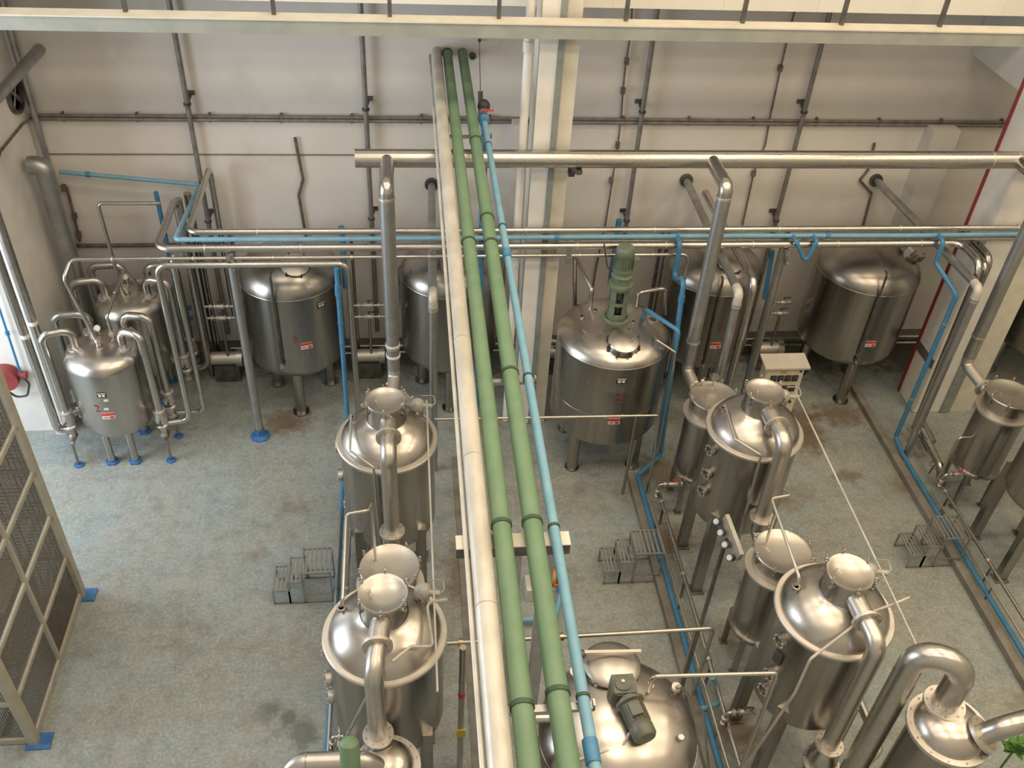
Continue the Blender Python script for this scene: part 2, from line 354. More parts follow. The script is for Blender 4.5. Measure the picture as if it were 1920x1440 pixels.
def on_cyl(c, r, a0, z):
    """mapping for flat lettering onto a vertical cylinder; a0 = facing angle"""
    def f(x, y):
        a = a0 + x / r; return V((c[0] + math.cos(a) * r, c[1] + math.sin(a) * r, z + y))
    return f
def cyl_patch(c, r, a0, z, w, h, n=6, th=.004):
    mb = MB(); vs = []
    for k in range(n + 1):
        a = a0 + (k / n - .5) * w / r
        for rr in (r, r + th):
            for s in (-1, 1): vs.append((c[0] + math.cos(a) * rr, c[1] + math.sin(a) * rr, z + s * h / 2))
    fs = []
    for k in range(n):
        i = k * 4; j = i + 4; fs += [(i + 2, i + 3, j + 3, j + 2), (i + 1, j + 1, j + 3, i + 3), (i, i + 2, j + 2, j), (i, j, j + 1, i + 1)]
    fs += [(0, 1, 3, 2), (n * 4, n * 4 + 2, n * 4 + 3, n * 4 + 1)]
    return mb.add(vs, fs)
def sticker(c, r, a0, z, parent, w=.17, h=.11):
    s = part('warning_sticker', cyl_patch(c, r + .001, a0, z, w, h), 'sticker_white', parent, 'red and white warning sticker')
    part('red_band', cyl_patch(c, r + .006, a0, z + h * .30, w, h * .38), 'sticker_red', s)
    part('red_mark', cyl_patch(c, r + .006, a0 + w * .25 / r, z - h * .22, w * .3, h * .34), 'sticker_red', s)
    part('red_mark', cyl_patch(c, r + .006, a0 - w * .22 / r, z - h * .22, w * .36, h * .12), 'sticker_red', s)
def plate(c, r, a0, z, parent, w=.13, h=.10):
    s = part('name_plate', cyl_patch(c, r + .001, a0, z, w, h), 'black_plastic', parent, 'small black name plate')
    part('plate_mark', cyl_patch(c, r + .006, a0 - w * .2 / r, z - h * .1, w * .3, h * .4), 'sticker_white', s)
    part('plate_mark', cyl_patch(c, r + .006, a0 + w * .2 / r, z - h * .1, w * .3, h * .4), 'sticker_white', s)
    part('plate_line', cyl_patch(c, r + .006, a0, z + h * .34, w * .9, h * .12), 'sticker_white', s)
def sight_glass(p, d, r, parent):
    d = V(d).normalized(); g = part('sight_glass', MB().ring(V(p) + d * .02, r * .68, r, .05, d, 28), 'steel_lid', parent)
    part('glass', MB().cyl(V(p) - d * .01, V(p) + d * .025, r * .7, 24), 'glass_dark', g)
    b = MB(); u = V((0, 0, 1)); s = d.cross(u).normalized()
    for k in range(6):
        a = 2 * math.pi * k / 6; q = V(p) + d * .02 + (u * math.cos(a) + s * math.sin(a)) * r * .85; b.cyl(q, q + d * .04, .010, 6)
    part('bolts', b, 'steel_ring', g, kind='stuff')
def facing(c, px, py, r):
    """angle on a tank wall of the point seen at a pixel"""
    best = None
    for k in range(-180, 180):
        a = math.radians(k); n = V((math.cos(a), math.sin(a), 0)); p = V((c[0], c[1], 0)) + n * r
        q = at(px, py, Y=p.y)
        if (CAM - V((p.x, p.y, q.z))).dot(n) <= 0: continue
        e = abs(q.x - p.x)
        if best is None or e < best[0]: best = (e, a, q.z)
    return best[1], best[2]

# ------------------------------------------------------------------ big storage tanks by the back wall
def storage_tank(cx, cy, r, label, number=None, zb=.86, zs=2.30, ztop=2.72, num_px=None, stick_px=None, plate_px=None, man=None, tube_px=None, leg_a=(-90, 30, 150)):
    c = (cx, cy); t = thing('storage_tank', label, 'tank', (cx, cy, 0), 'tall storage tanks along the back wall')
    prof = [(0, zb - .10), (r * .5, zb - .075), (r * .85, zb - .02), (r * .97, zb + .07), (r, zb + .16), (r, zs)]
    part('shell', MB().lathe(prof, (cx, cy, 0), n=64), 'steel_dull', t)
    dome = [(r * 1.002, zs), (r * .985, zs + .07), (r * .93, zs + .16), (r * .80, zs + .26), (r * .55, zs + .36), (r * .28, zs + .41), (0, ztop)]
    part('top', MB().lathe(dome, (cx, cy, 0), n=64), 'tank_top', t)
    part('weld_seam', MB().torus((cx, cy, zs), r, .006, n=64, m=6), 'steel', t)
    for a in leg_a:
        a = math.radians(a); p = V((cx + math.cos(a) * r * .66, cy + math.sin(a) * r * .66, 0))
        l = part('leg', MB().cyl(p + V((0, 0, .02)), p + V((0, 0, zb + .12)), .085, 20), 'steel_dull', t); part('foot_plate', MB().cyl(p, p + V((0, 0, .025)), .13, 20), 'steel_dull', l)
    if number and num_px:
        a, z = facing(c, *num_px, r); part('number', text_mb(number, .19, on_cyl(c, r + .006, a, z)), 'number_faded', t, 'red painted number ' + number)
    if stick_px: a, z = facing(c, *stick_px, r); sticker(c, r, a, z, t)
    if plate_px: a, z = facing(c, *plate_px, r); plate(c, r, a, z, t)
    if man:
        mx, my = man; mz = zs + .30; d = V((mx - cx, my - cy, .9)).normalized(); b = V((mx, my, mz - .03)); m_ = part('manway', MB().cyl(b, b + d * .1, .19, 32), 'steel_dull', t)
        part('manway_lid', MB().lathe([(.205, 0), (.205, .025), (.12, .05), (0, .06)], b + d * .1, d, 32), 'steel_lid', m_)
        k = MB(); u = d.cross(V((0, 1, 0))).normalized(); w = d.cross(u)
        for i in range(6):
            aa = 2 * math.pi * i / 6; q = b + d * .08 + (u * math.cos(aa) + w * math.sin(aa)) * .215; k.cyl(q - d * .05, q + d * .07, .012, 8)
        part('manway_bolts', k, 'dark_steel', m_, kind='stuff')
    if tube_px:
        (x0, y0), (x1, y1) = tube_px; a, z1 = facing(c, x0, y0, r + .05); a2, z2 = facing(c, x1, y1, r + .05)
        p1 = V((cx + math.cos(a) * (r + .05), cy + math.sin(a) * (r + .05), z1)); p2 = V((p1.x, p1.y, z2)); n = V((math.cos(a), math.sin(a), 0))
        s = part('level_tube', MB().tube([p1 - n * .09, p1, p2, p2 - n * .09], .017, .03, 10), 'dark_steel', t)
        part('tube_valve', MB().box(p2 + V((0, 0, .05)), (.05, .05, .08)).cyl(p2 + V((0, 0, .05)), p2 + V((0, 0, .05)) + n * .08, .012, 8), 'steel', s)
    return t
T6 = storage_tank(-1.79, 11.95, .745, 'brushed steel storage tank marked with a faint red 6, behind the blue-shoed pipe post', '6', num_px=(553, 637), stick_px=(576, 648), plate_px=(602, 571), man=(-1.66, 11.62), tube_px=((507, 515), (527, 690)))
T5 = storage_tank(.58, 11.95, .745, 'steel storage tank mostly hidden behind the white lagged overhead pipe', tube_px=((747, 500), (752, 585)), man=(.62, 11.62))
T4 = storage_tank(4.67, 11.95, .76, 'steel storage tank marked 4, behind the galvanised drop pipe', '4', num_px=(1350, 621), stick_px=(1341, 648), tube_px=((1355, 525), (1340, 690)), man=(4.75, 11.6))
T3 = storage_tank(7.18, 11.93, .80, 'wide steel storage tank on a single visible leg beside the control cabinet', None, stick_px=(1632, 645), tube_px=((1664, 515), (1606, 683)), man=(7.75, 11.9), zb=.90)
Tr = storage_tank(10.7, 11.9, .78, 'dark steel storage tank half hidden behind the right-hand drop pipe', None, man=(10.75, 11.6))

# ------------------------------------------------------------------ small filter tanks, left
def small_tank(cx, cy, r, label, zb, zs, number=None, front=True):
    c = (cx, cy); t = thing('filter_tank', label, 'tank', (cx, cy, 0), 'small tanks by the left wall'); zt = zs + .2
    part('shell', MB().lathe([(0, zb - .08), (r * .6, zb - .05), (r * .93, zb + .03), (r, zb + .13), (r, zs)], (cx, cy, 0), n=56), 'steel', t)
    part('top', MB().lathe([(r * 1.002, zs), (r * .97, zs + .07), (r * .85, zs + .14), (r * .55, zs + .19), (0, zt + .03)], (cx, cy, 0), n=56), 'steel_dome', t)
    for a in ((-117, -63, 63, 117) if front else (-135, -45, 45, 135)):
        a = math.radians(a); p = V((cx + math.cos(a) * r * .72, cy + math.sin(a) * r * .72, 0))
        l = part('leg', MB().cyl(p + V((0, 0, .02)), p + V((0, 0, zb + .08)), .055, 18), 'steel', t); part('foot', MB().cyl(p, p + V((0, 0, .03)), .10, 6), 'blue_shoe', l, 'blue painted foot')
    if number:
        a, z = facing(c, 182, 767, r); part('number', text_mb(number, .17, on_cyl(c, r + .006, a, z)), 'number_red', t, 'red painted number 2')
        a, z = facing(c, 204, 780, r); sticker(c, r, a, z, t)
        a, z = facing(c, 191, 741, r); plate(c, r, a, z, t, .12, .085)
        for px in ((199, 751), (200, 767)):
            a, z = facing(c, *px, r); part('paper_tag', cyl_patch(c, r + .001, a, z, .06, .035), 'sticker_white', t)
    # nozzles
    for dx, dy in ((0, -.02), (.16, .12), (-.12, .18)):
        p = V((cx + dx, cy + dy, zt - .02)); nz = part('nozzle', MB().cyl(p, p + V((0, 0, .12)), .028, 14), 'steel', t); part('ferrule', MB().cyl(p + V((0, 0, .09)), p + V((0, 0, .13)), .05, 16), 'steel_ring', nz)
    g = V((cx - .05, cy + .22, zt)); gg = part('pressure_gauge', MB().cyl(g, g + V((0, 0, .09)), .012, 8), 'brass', t); part('gauge_face', MB().cyl(g + V((0, 0, .12)), g + V((0, -.03, .13)), .042, 18), 'white_paint', gg)
    return t
A2 = small_tank(-4.30, 10.76, .51, 'small steel tank marked with a red 2, standing on blue-footed legs', .60, 1.74, '2')
A3 = small_tank(-4.20, 12.05, .50, 'small steel tank behind the tank marked 2, close to the left wall', .60, 1.74, None, False)
# U-bend pipes on both sides of each small tank, with valves
def u_bend(top, side, drop, name_label, z0=.42, rr=.055):
    """top: nozzle point on the tank top; side: outer x,y of the drop leg"""
    t = thing('u_bend_pipe', name_label, 'pipe', (side[0], side[1], z0), 'U-bend pipes of the small tanks')
    zt = top.z + .34
    part('pipe', MB().tube([top, V((top.x, top.y, zt)), V((side[0], side[1], zt)), V((side[0], side[1], z0))], rr, .13, 18, arc=10), 'steel_pipe', t)
    flange(top + V((0, 0, .04)), (0, 0, 1), rr * .95, rr + .06, .03, 6, parent=t)
    vz = z0 + .28; v = part('valve_body', MB().lathe([(rr, -.16), (rr + .035, -.15), (rr + .035, -.12), (rr + .015, -.1), (rr + .04, 0), (rr + .015, .1), (rr + .035, .12), (rr + .035, .15), (rr, .16)], (side[0], side[1], vz), n=24), 'steel_ring', t)
    d = 1 if side[0] > top.x else -1
    part('valve_stem', MB().cyl((side[0], side[1], vz), (side[0] + .02 * d, side[1] - .16, vz), .016, 10).box((side[0] + .02 * d, side[1] - .17, vz), (.10, .018, .03)), 'dark_steel', v)
    part('drain_cap', MB().cyl((side[0], side[1], z0), (side[0], side[1], z0 - .05), rr * 1.25, 18), 'steel_ring', t)
    return t
u_bend(V((-4.62, 10.75, 1.86)), (-4.98, 10.62), .4, 'steel U-bend pipe on the wall side of the tank marked 2, in front')
u_bend(V((-4.50, 11.12, 1.86)), (-4.95, 11.08), .4, 'steel U-bend pipe on the wall side of the tank marked 2, behind')
u_bend(V((-3.98, 10.72, 1.86)), (-3.68, 10.60), .4, 'steel U-bend pipe on the aisle side of the tank marked 2, in front')
u_bend(V((-4.02, 11.08, 1.86)), (-3.64, 11.02), .4, 'steel U-bend pipe on the aisle side of the tank marked 2, behind')
u_bend(V((-4.50, 11.98, 1.86)), (-4.92, 11.90), .4, 'steel U-bend pipe on the wall side of the rear small tank, in front')
u_bend(V((-4.30, 12.38, 1.86)), (-4.76, 12.35), .4, 'steel U-bend pipe on the wall side of the rear small tank, at its back')
u_bend(V((-3.90, 12.00, 1.86)), (-3.55, 11.90), .4, 'steel U-bend pipe on the aisle side of the rear small tank, in front')
u_bend(V((-3.95, 12.35, 1.86)), (-3.52, 12.33), .4, 'steel U-bend pipe on the aisle side of the rear small tank, at its back')

# ------------------------------------------------------------------ agitator tank in the middle
def agitator_tank():
    cx, cy, r = 2.84, 10.45, .80; c = (cx, cy); zb, zs = .72, 2.18
    t = thing('agitator_tank', 'big steel mixing tank with an upright green motor on top, marked with a red 2', 'tank', (cx, cy, 0))
    part('shell', MB().lathe([(0, zb - .12), (r * .6, zb - .07), (r * .95, zb + .02), (r, zb + .10), (r, zs)], (cx, cy, 0), n=72), 'steel_dull', t)
    part('top', MB().lathe([(r * 1.004, zs), (r * .985, zs + .05), (r * .93, zs + .11), (r * .78, zs + .19), (r * .5, zs + .26), (r * .25, zs + .285), (0, zs + .29)], (cx, cy, 0), n=72), 'steel_dome', t)
    part('shoulder_seam', MB().torus((cx, cy, zs), r, .009, n=72, m=6), 'steel', t)
    a, z = facing(c, 1165, 775, r); 
    part('band_seam', MB().torus((cx, cy, 1.30), r, .004, n=72, m=6), 'steel', t)
    for a in (-135, -45, 45, 135):
        a = math.radians(a); p = V((cx + math.cos(a) * .66, cy + math.sin(a) * .62, 0))
        l = part('leg', MB().cyl(p + V((0, 0, .02)), p + V((0, 0, zb + .2)), .085, 22), 'steel_dull', t); part('foot_plate', MB().cyl(p, p + V((0, 0, .025)), .11, 22), 'steel_dull', l)
    a, z = facing(c, 1165, 714, r); plate(c, r, a, z, t, .14, .10)
    a, z = facing(c, 1160, 748, r); part('number', text_mb('2', .17, on_cyl(c, r + .006, a, z)), 'number_red', t, 'red painted number 2')
    a, z = facing(c, 1152, 790, r); sticker(c, r, a, z, t)
    # manway
    m0 = V((2.84, 9.93, zs + .17)); d = V((0, -.28, 1)).normalized()
    mw = part('manway', MB().cyl(m0, m0 + d * .13, .20, 36), 'steel', t)
    part('manway_lid', MB().lathe([(.212, 0), (.215, .012), (.205, .03), (.13, .055), (0, .068)], m0 + d * .13, d, 40), 'steel_lid', mw)
    k = MB(); u = V((1, 0, 0)); w = d.cross(u)
    for i in range(8):
        aa = 2 * math.pi * (i + .4) / 8; q = m0 + d * .11 + (u * math.cos(aa) + w * math.sin(aa)) * .224; k.cyl(q - d * .06, q + d * .06, .013, 8).box(q - d * .02, (.04, .04, .03))
    part('manway_clamps', k, 'dark_steel', mw, kind='stuff')
    part('lid_handle', MB().tube([m0 + d * .19 + V((.10, .05, -.01)), m0 + d * .24 + V((.10, .05, 0)), m0 + d * .24 + V((.10, -.06, 0)), m0 + d * .18 + V((.10, -.06, -.01))], .008, .02, 8), 'steel', mw)
    # drive: lantern, gearbox, motor
    b = zs + .27; g = 'motor_green'
    part('drive_base', MB().lathe([(0, b - .02), (.20, b - .02), (.20, b + .035), (.155, b + .045), (.15, b + .02)], (cx, cy + .02, 0), n=40), g, t)
    lan = MB()
    for a0 in (20, 110, 200, 290):
        n = 5; vs = []
        for kk in range(n + 1):
            aa = math.radians(a0 + 40 * kk / n)
            for rr in (.115, .138):
                for zz in (b + .03, b + .56): vs.append((cx + math.cos(aa) * rr, cy + .02 + math.sin(aa) * rr, zz))
        fs = []
        for kk in range(n): i = kk * 4; j = i + 4; fs += [(i, i + 1, j + 1, j), (i + 2, j + 2, j + 3, i + 3), (i + 1, i + 3, j + 3, j + 1), (i, j, j + 2, i + 2)]
        fs += [(0, 2, 3, 1), (n * 4, n * 4 + 1, n * 4 + 3, n * 4 + 2)]; lan.add(vs, fs)
    lan.ring((cx, cy + .02, b + .08), .112, .14, .10); lan.ring((cx, cy + .02, b + .30), .112, .139, .04); lan.ring((cx, cy + .02, b + .54), .112, .14, .06)
    part('lantern', lan, g, t, 'green open bearing lantern')
    part('shaft', MB().cyl((cx, cy + .02, b - .02), (cx, cy + .02, b + .55), .03, 16).cyl((cx, cy + .02, b + .12), (cx, cy + .02, b + .24), .06, 18).cyl((cx, cy + .02, b + .36), (cx, cy + .02, b + .5), .07, 18), 'dark_steel', t)
    part('gearbox', MB().lathe([(0, b + .56), (.17, b + .56), (.17, b + .60), (.125, b + .61), (.125, b + .70), (.15, b + .72), (.15, b + .74), (.12, b + .755), (.12, b + .80), (.14, b + .81), (.14, b + .84), (0, b + .85)], (cx, cy + .02, 0), n=40), g, t)
    mo = part('motor', MB().lathe([(0, b + .84), (.118, b + .84), (.118, b + 1.06), (.122, b + 1.07), (.122, b + 1.14), (.105, b + 1.165), (.05, b + 1.17), (0, b + 1.165)], (cx, cy + .02, 0), n=40), g, t, 'green electric motor')
    fin = MB()
    for kk in range(22):
        aa = 2 * math.pi * kk / 22; fin.box((cx + math.cos(aa) * .122, cy + .02 + math.sin(aa) * .122, b + .955), (.02, .006, .19), Matrix.Rotation(aa, 3, 'Z'))
    part('cooling_fins', fin, g, mo, kind='stuff'); part('fan_cap', MB().torus((cx, cy + .02, b + 1.165), .05, .006), 'motor_green', mo)
    part('terminal_box', MB().box((cx + .15, cy - .02, b + .96), (.08, .12, .12)), g, mo)
    part('motor_cable', MB().tube([(cx - .10, cy + .05, b + .72), (cx - .2, cy + .1, b + .8), (cx - .26, cy + .2, b + 1.1)], .011, .08, 8), 'rubber', t)
    # sight glass, lamp glass, nozzles
    for px, py in ((1104, 622), (1222, 603)):
        p = at(px, py, Z=zs + .19); rr = math.hypot(p.x - cx, p.y - cy); n = V(((p.x - cx) * .35, (p.y - cy) * .35, 1)).normalized(); q = part('sight_port', MB().ring(p + n * .02, .055, .085, .05, n, 28), 'steel_ring', t); part('glass', MB().cyl(p, p + n * .03, .056, 20), 'glass_dark', q)
    for px, py in ((1090, 602), (1115, 590), (1186, 612)):
        p = at(px, py, Z=zs + .2); part('nozzle', MB().cyl(p - V((0, 0, .04)), p + V((0, 0, .09)), .018, 12).cyl(p + V((0, 0, .07)), p + V((0, 0, .09)), .03, 12), 'steel', t)
    return t
agitator_tank()

# ------------------------------------------------------------------ distilling stills
RIM = 2.58
def still(cx, cy, label, glasses=(), lamp=(.36, .22), plate_z=None, zb=1.28):
    r = .545; c = (cx, cy); t = thing('still_pot', label, 'still', (cx, cy, 0), 'domed steel stills')
    part('body', MB().lathe([(0, zb - .22), (.10, zb - .22), (r * .75, zb - .10), (r * .96, zb - .03), (r, zb + .03), (r, RIM - .02)], (cx, cy, 0), n=72), 'steel_dull', t)
    part('rim', MB().lathe([(r - .02, RIM - .035), (r + .035, RIM - .035), (r + .04, RIM - .02), (r + .04, RIM), (r + .03, RIM + .012), (r - .03, RIM + .012)], (cx, cy, 0), n=72, closed=True), 'steel_ring', t, 'broad pale steel rim')
    dome = [(r - .012, RIM + .008), (r - .03, RIM + .07), (r - .08, RIM + .145), (r - .16, RIM + .215), (.30, RIM + .262), (.245, RIM + .285), (.222, RIM + .31)]
    part('dome', MB().lathe(dome, (cx, cy, 0), n=72), 'steel_dome', t)
    part('neck', MB().lathe([(.228, RIM + .29), (.212, RIM + .33), (.212, RIM + .555)], (cx, cy, 0), n=56), 'steel', t)
    z = RIM + .555
    lid = part('lid', MB().lathe([(.216, z), (.226, z + .004), (.228, z + .02), (.222, z + .032), (.205, z + .03), (.19, z + .018), (.10, z - .006), (0, z - .014)], (cx, cy, 0), n=56), 'steel_lid', t, 'dished round lid')
    eye_clamps(c, .222, z - .01, 6, lid, .45)
    part('lid_handle', MB().tube([(cx - .12, cy + .04, z), (cx - .12, cy + .04, z + .045), (cx - .10, cy - .04, z + .045), (cx - .10, cy - .04, z)], .005, .015, 8), 'steel', lid)
    for sx in (-1, 1):
        for sy in (-1, 1):
            p = V((cx + sx * .37, cy + sy * .39, 0)); q = V((cx + sx * .36, cy + sy * .385, zb + .18))
            l = part('leg', MB().bar(p + V((0, 0, .012)), q, .13, .10, (0, 1, 0)), 'steel_dull', t); part('foot_plate', MB().box(p + V((0, 0, .008)), (.19, .17, .016)), 'rusty_iron', l)
    part('bottom_outlet', MB().cyl((cx, cy, zb - .5), (cx, cy, zb - .2), .05, 18), 'steel', t)
    for z_, a in glasses:
        a = math.radians(a); d = V((math.cos(a), math.sin(a), 0)); sight_glass(V((cx, cy, z_)) + d * (r + .005), d, .075, t)
    if plate_z:
        a, z_ = math.radians(plate_z[1]), plate_z[0]; part('name_plate', cyl_patch(c, r + .002, a, z_, .10, .17, 4, .02), 'dark_steel', t, 'upright dark name plate')
    # lamp unit on the dome
    lx, ly = cx + lamp[0], cy + lamp[1]; lz = RIM + .20
    lu = part('sight_lamp', MB().cyl((lx, ly, lz - .06), (lx, ly, lz + .05), .062, 24), 'steel', t)
    part('lamp_housing', MB().sphere((lx, ly, lz + .10), .085, 24, 12), 'lamp_grey', lu, 'round grey lamp housing')
    part('lamp_cap', MB().cyl((lx + .05, ly - .03, lz + .12), (lx + .16, ly - .06, lz + .13), .03, 14), 'lamp_grey', lu)
    part('lamp_cable', MB().tube([(lx + .15, ly - .06, lz + .13), (lx + .2, ly - .04, lz + .15), (lx + .19, ly + .05, lz + .2), (lx + .04, ly + .06, lz + .19)], .006, .04, 8), 'galvanised', lu)
    n0 = V((cx - .40, cy + .13, RIM + .14)); nz = part('dome_nozzle', MB().cyl(n0, n0 + V((0, 0, .09)), .025, 12).cyl(n0 + V((0, 0, .07)), n0 + V((0, 0, .09)), .042, 14), 'steel', t)
    return t
XL, XR, XRR = -.315, 4.075, 8.42
Y1, Y2 = 8.0, 5.33
SG = ((2.38, 196), (2.02, 200), (1.72, 200))
still(XL, Y1, 'domed still whose gooseneck points at the lidded receiver, left of the white lagged overhead pipe', ((2.45, 178), (2.0, 180)))
still(XL, Y2, 'domed still standing over the flanged condenser with the green pipe stub', ((2.35, 178), (1.9, 182), (1.6, 182)))
still(XR, Y1, 'domed still standing in front of the cream control cabinet', SG)
still(XR, Y2, 'domed still with a slanting thin tube across its dome, beside the tall bare gooseneck pipe', ((2.35, 197), (1.82, 200), (1.55, 200)), plate_z=(2.1, 200))
# fourth still, mostly outside the right edge: its shell shows
still(XRR - .02, Y1 - .05, 'still standing past the step stool that bridges the floor kerb, beside a single receiver', SG)

def receiver(cx, cy, label, zl=2.0, zb=.62, legs=((-1, -1), (1, -1), (-1, 1), (1, 1))):
    c = (cx, cy); r = .325; t = thing('receiver_vessel', label, 'vessel', (cx, cy, 0), 'flat-lidded receiver vessels'); zr = zl - .27
    part('body', MB().lathe([(0, zb - .1), (r * .6, zb - .07), (r * .95, zb), (r, zb + .05), (r, zr)], (cx, cy, 0), n=56), 'steel_dull', t)
    part('bottom_ring', MB().ring((cx, cy, zb + .05), r - .01, r + .02, .03, n=56), 'steel', t)
    part('shoulder_ring', MB().lathe([(.29, zr - .02), (r + .04, zr - .02), (r + .045, zr + .015), (.29, zr + .02)], (cx, cy, 0), n=56, closed=True), 'steel_ring', t, 'pale shoulder flange')
    part('neck', MB().lathe([(.298, zr), (.298, zl - .01)], (cx, cy, 0), n=56), 'steel', t)
    lid = part('lid', MB().lathe([(.30, zl - .012), (.322, zl - .01), (.326, zl + .012), (.318, zl + .022), (.30, zl + .018), (.28, zl + .008), (.16, zl - .014), (0, zl - .022)], (cx, cy, 0), n=56), 'steel_lid', t, 'dished round lid')
    eye_clamps(c, .318, zl - .01, 8, lid, .2)
    part('lid_handle', MB().tube([(cx - .2, cy + .06, zl), (cx - .2, cy + .06, zl + .05), (cx - .17, cy - .04, zl + .05), (cx - .17, cy - .04, zl)], .005, .015, 8), 'steel', lid)
    for sx, sy in legs:
        p = V((cx + sx * .23, cy + sy * .23, 0)); l = part('leg', MB().bar(p + V((0, 0, .01)), p + V((0, 0, zb + .06)), .06, .05, (0, 1, 0)), 'steel_dull', t); part('foot_plate', MB().box(p + V((0, 0, .006)), (.1, .1, .012)), 'rusty_iron', l)
    return t
receiver(XL + .015, 6.57, 'flat-lidded receiver between the two stills left of the white lagged pipe')
receiver(XR + .02, 6.56, 'flat-lidded receiver between the control-cabinet still and the still with the slanting tube')
receiver(XR - .06, 9.25, 'flat-lidded receiver at the foot of the galvanised drop pipe, behind the control-cabinet still')
receiver(XRR - .2, 9.15, 'flat-lidded receiver beside the floor pipes, below the right-hand drop pipe')
receiver(XL - .02, 9.25, 'receiver whose round lid edge just shows behind the farther left-hand still')

def vapour_pipe(cx, cy, label, zend, r=.088, tx=0.0, ty=0.0, reach=.70):
    z = RIM + .42; a = V((cx, cy - .20, z)); b = V((cx + tx, cy - reach, z - .02)); e = V((cx + tx * 1.0, cy - reach - ty, zend))
    t = thing('vapour_pipe', label, 'pipe', (b.x, b.y, zend), 'gooseneck vapour pipes of the stills')
    part('stub', MB().cyl(a, V((cx + tx * .5, cy - .44, z - .005)), r * 1.12, 28), 'steel_lid', t)
    part('elbow_pipe', MB().tube([V((cx + tx * .5, cy - .43, z - .005)), b, e], r, .19, 28, arc=12), 'steel_lid', t)
    flange((cx + tx * .5, cy - .44, z - .005), (0, 1, .02), r, r + .052, .03, 8, parent=t)
    flange(e + V((0, 0, .02)), (0, 0, 1), r, r + .058, .03, 8, parent=t)
    return t
vapour_pipe(XL + .03, Y1, 'gooseneck pipe dropping from the farther left-hand still to its receiver', 1.74)
vapour_pipe(XL - .02, Y2, 'gooseneck pipe bending from the nearer left-hand still down to the flanged condenser', 1.98, r=.085, tx=-.06)
vapour_pipe(XR + .02, Y1, 'gooseneck pipe dropping from the still in front of the control cabinet', 1.74, r=.092, tx=.04)
vapour_pipe(XR + .02, Y2, 'gooseneck pipe dropping from the still with the slanting tube', 1.26, r=.085, tx=.03)
# short necks from the gooseneck ends into the receivers
for cx, y, lab in ((XL + .03, Y1, 'short flanged elbow joining the left gooseneck to its receiver'), (XR + .06, Y1, 'short flanged elbow joining the right gooseneck to its receiver')):
    e = V((cx, y - .70, 1.73)); t = thing('elbow_joint', lab, 'pipe', e)
    part('elbow', MB().tube([e, e - V((0, 0, .24)), V((cx, 6.86, 1.49))], .088, .12, 20), 'steel', t)

# ------------------------------------------------------------------ bottom condensers
def condenser(cx, cy, z, r, label, zb=.5):
    t = thing('condenser', label, 'condenser', (cx, cy, 0), 'flanged condensers')
    part('shell', MB().lathe([(0, zb - .1), (r * .8, zb), (r, zb + .08), (r, z - .02)], (cx, cy, 0), n=56), 'steel_dull', t)
    part('dome', MB().lathe([(r, z), (r * .96, z + .05), (r * .8, z + .12), (r * .5, z + .17), (0, z + .19)], (cx, cy, 0), n=56), 'steel_dome', t)
    flange((cx, cy, z - .005), (0, 0, 1), r - .01, r + .055, .04, 14, parent=t)
    for k in range(3):
        a = math.radians(90 + 120 * k); p = V((cx + math.cos(a) * r * .8, cy + math.sin(a) * r * .8, 0)); part('leg', MB().bar(p + V((0, 0, .005)), p + V((0, 0, zb + .1)), .06, .06, (0, 1, 0)), 'steel_dull', t)
    return t
CR = V((4.655, 4.025, 2.56)); condenser(CR.x, CR.y, CR.z, .31, 'tall flanged condenser fed by the bare gooseneck pipe beside the plant')
t = thing('gooseneck_pipe', 'tall bare gooseneck pipe arching over onto the flanged condenser', 'pipe', (4.27, 4.35, 0))
g0 = V((4.27, 4.35, .1)); gt = V((4.27, 4.35, 3.30)); g2 = V((4.62, 4.17, 3.30)); g3 = V((4.62, 4.17, 2.68))
part('pipe', MB().tube([g0, gt, g2, g3], .115, .20, 30, arc=16), 'steel_pipe', t)
flange(g3 + V((0, 0, .05)), (0, 0, 1), .115, .18, .035, 8, parent=t); part('base_plate', MB().cyl((g0.x, g0.y, 0), (g0.x, g0.y, .1), .15, 24), 'steel_dull', t)
t = thing('side_pipe', 'thick elbow pipe leaving the tall flanged condenser beside the plant', 'pipe', (CR.x + .3, CR.y - .05, CR.z))
s0 = V((CR.x + .17, CR.y - .13, CR.z + .07)); ax = V((.55, -.15, .8)).normalized()
s1 = s0 + ax * .30; s2 = V((s1.x + 1.5, s1.y + .25, s1.z + .02))
part('pipe', MB().tube([s0, s1, s2], .092, .2, 26, arc=10), 'steel_pipe', t); flange(s0 + ax * .06, ax, .092, .165, .035, 8, parent=t); part('weld_ring', MB().torus(s1 + (s2 - s1).normalized() * .28, .093, .005, s2 - s1), 'steel', t)
t = thing('hand_wheel', 'dark hand wheel at the front of the tall flanged condenser', 'valve', (CR.x + .1, CR.y - .38, CR.z - .15))
part('wheel', MB().torus((CR.x + .10, CR.y - .40, CR.z - .12), .075, .011, (0, -.6, .8)).bar((CR.x + .03, CR.y - .40, CR.z - .12), (CR.x + .17, CR.y - .40, CR.z - .12), .015, .015), 'dark_steel', t); part('stem', MB().cyl((CR.x + .1, CR.y - .3, CR.z - .26), (CR.x + .10, CR.y - .41, CR.z - .11), .014, 10), 'steel', t)
CL = V((-.32, 4.42, 1.80)); condenser(CL.x, CL.y, 1.80, .255, 'flanged condenser below the nearer left-hand still, beside the green pipe stub')
t = thing('side_pipe', 'thick bent pipe leaving the left condenser towards the aisle', 'pipe', (-1.0, 4.35, 1.9))
part('pipe', MB().tube([(CL.x - .05, CL.y - .06, 1.90), (CL.x - .2, CL.y - .06, 2.06), (CL.x - .80, CL.y - .04, 2.06), (CL.x - .96, CL.y - .2, 1.75), (CL.x - .98, CL.y - .3, .0)], .082, .17, 24, arc=10), 'steel_lid', t)
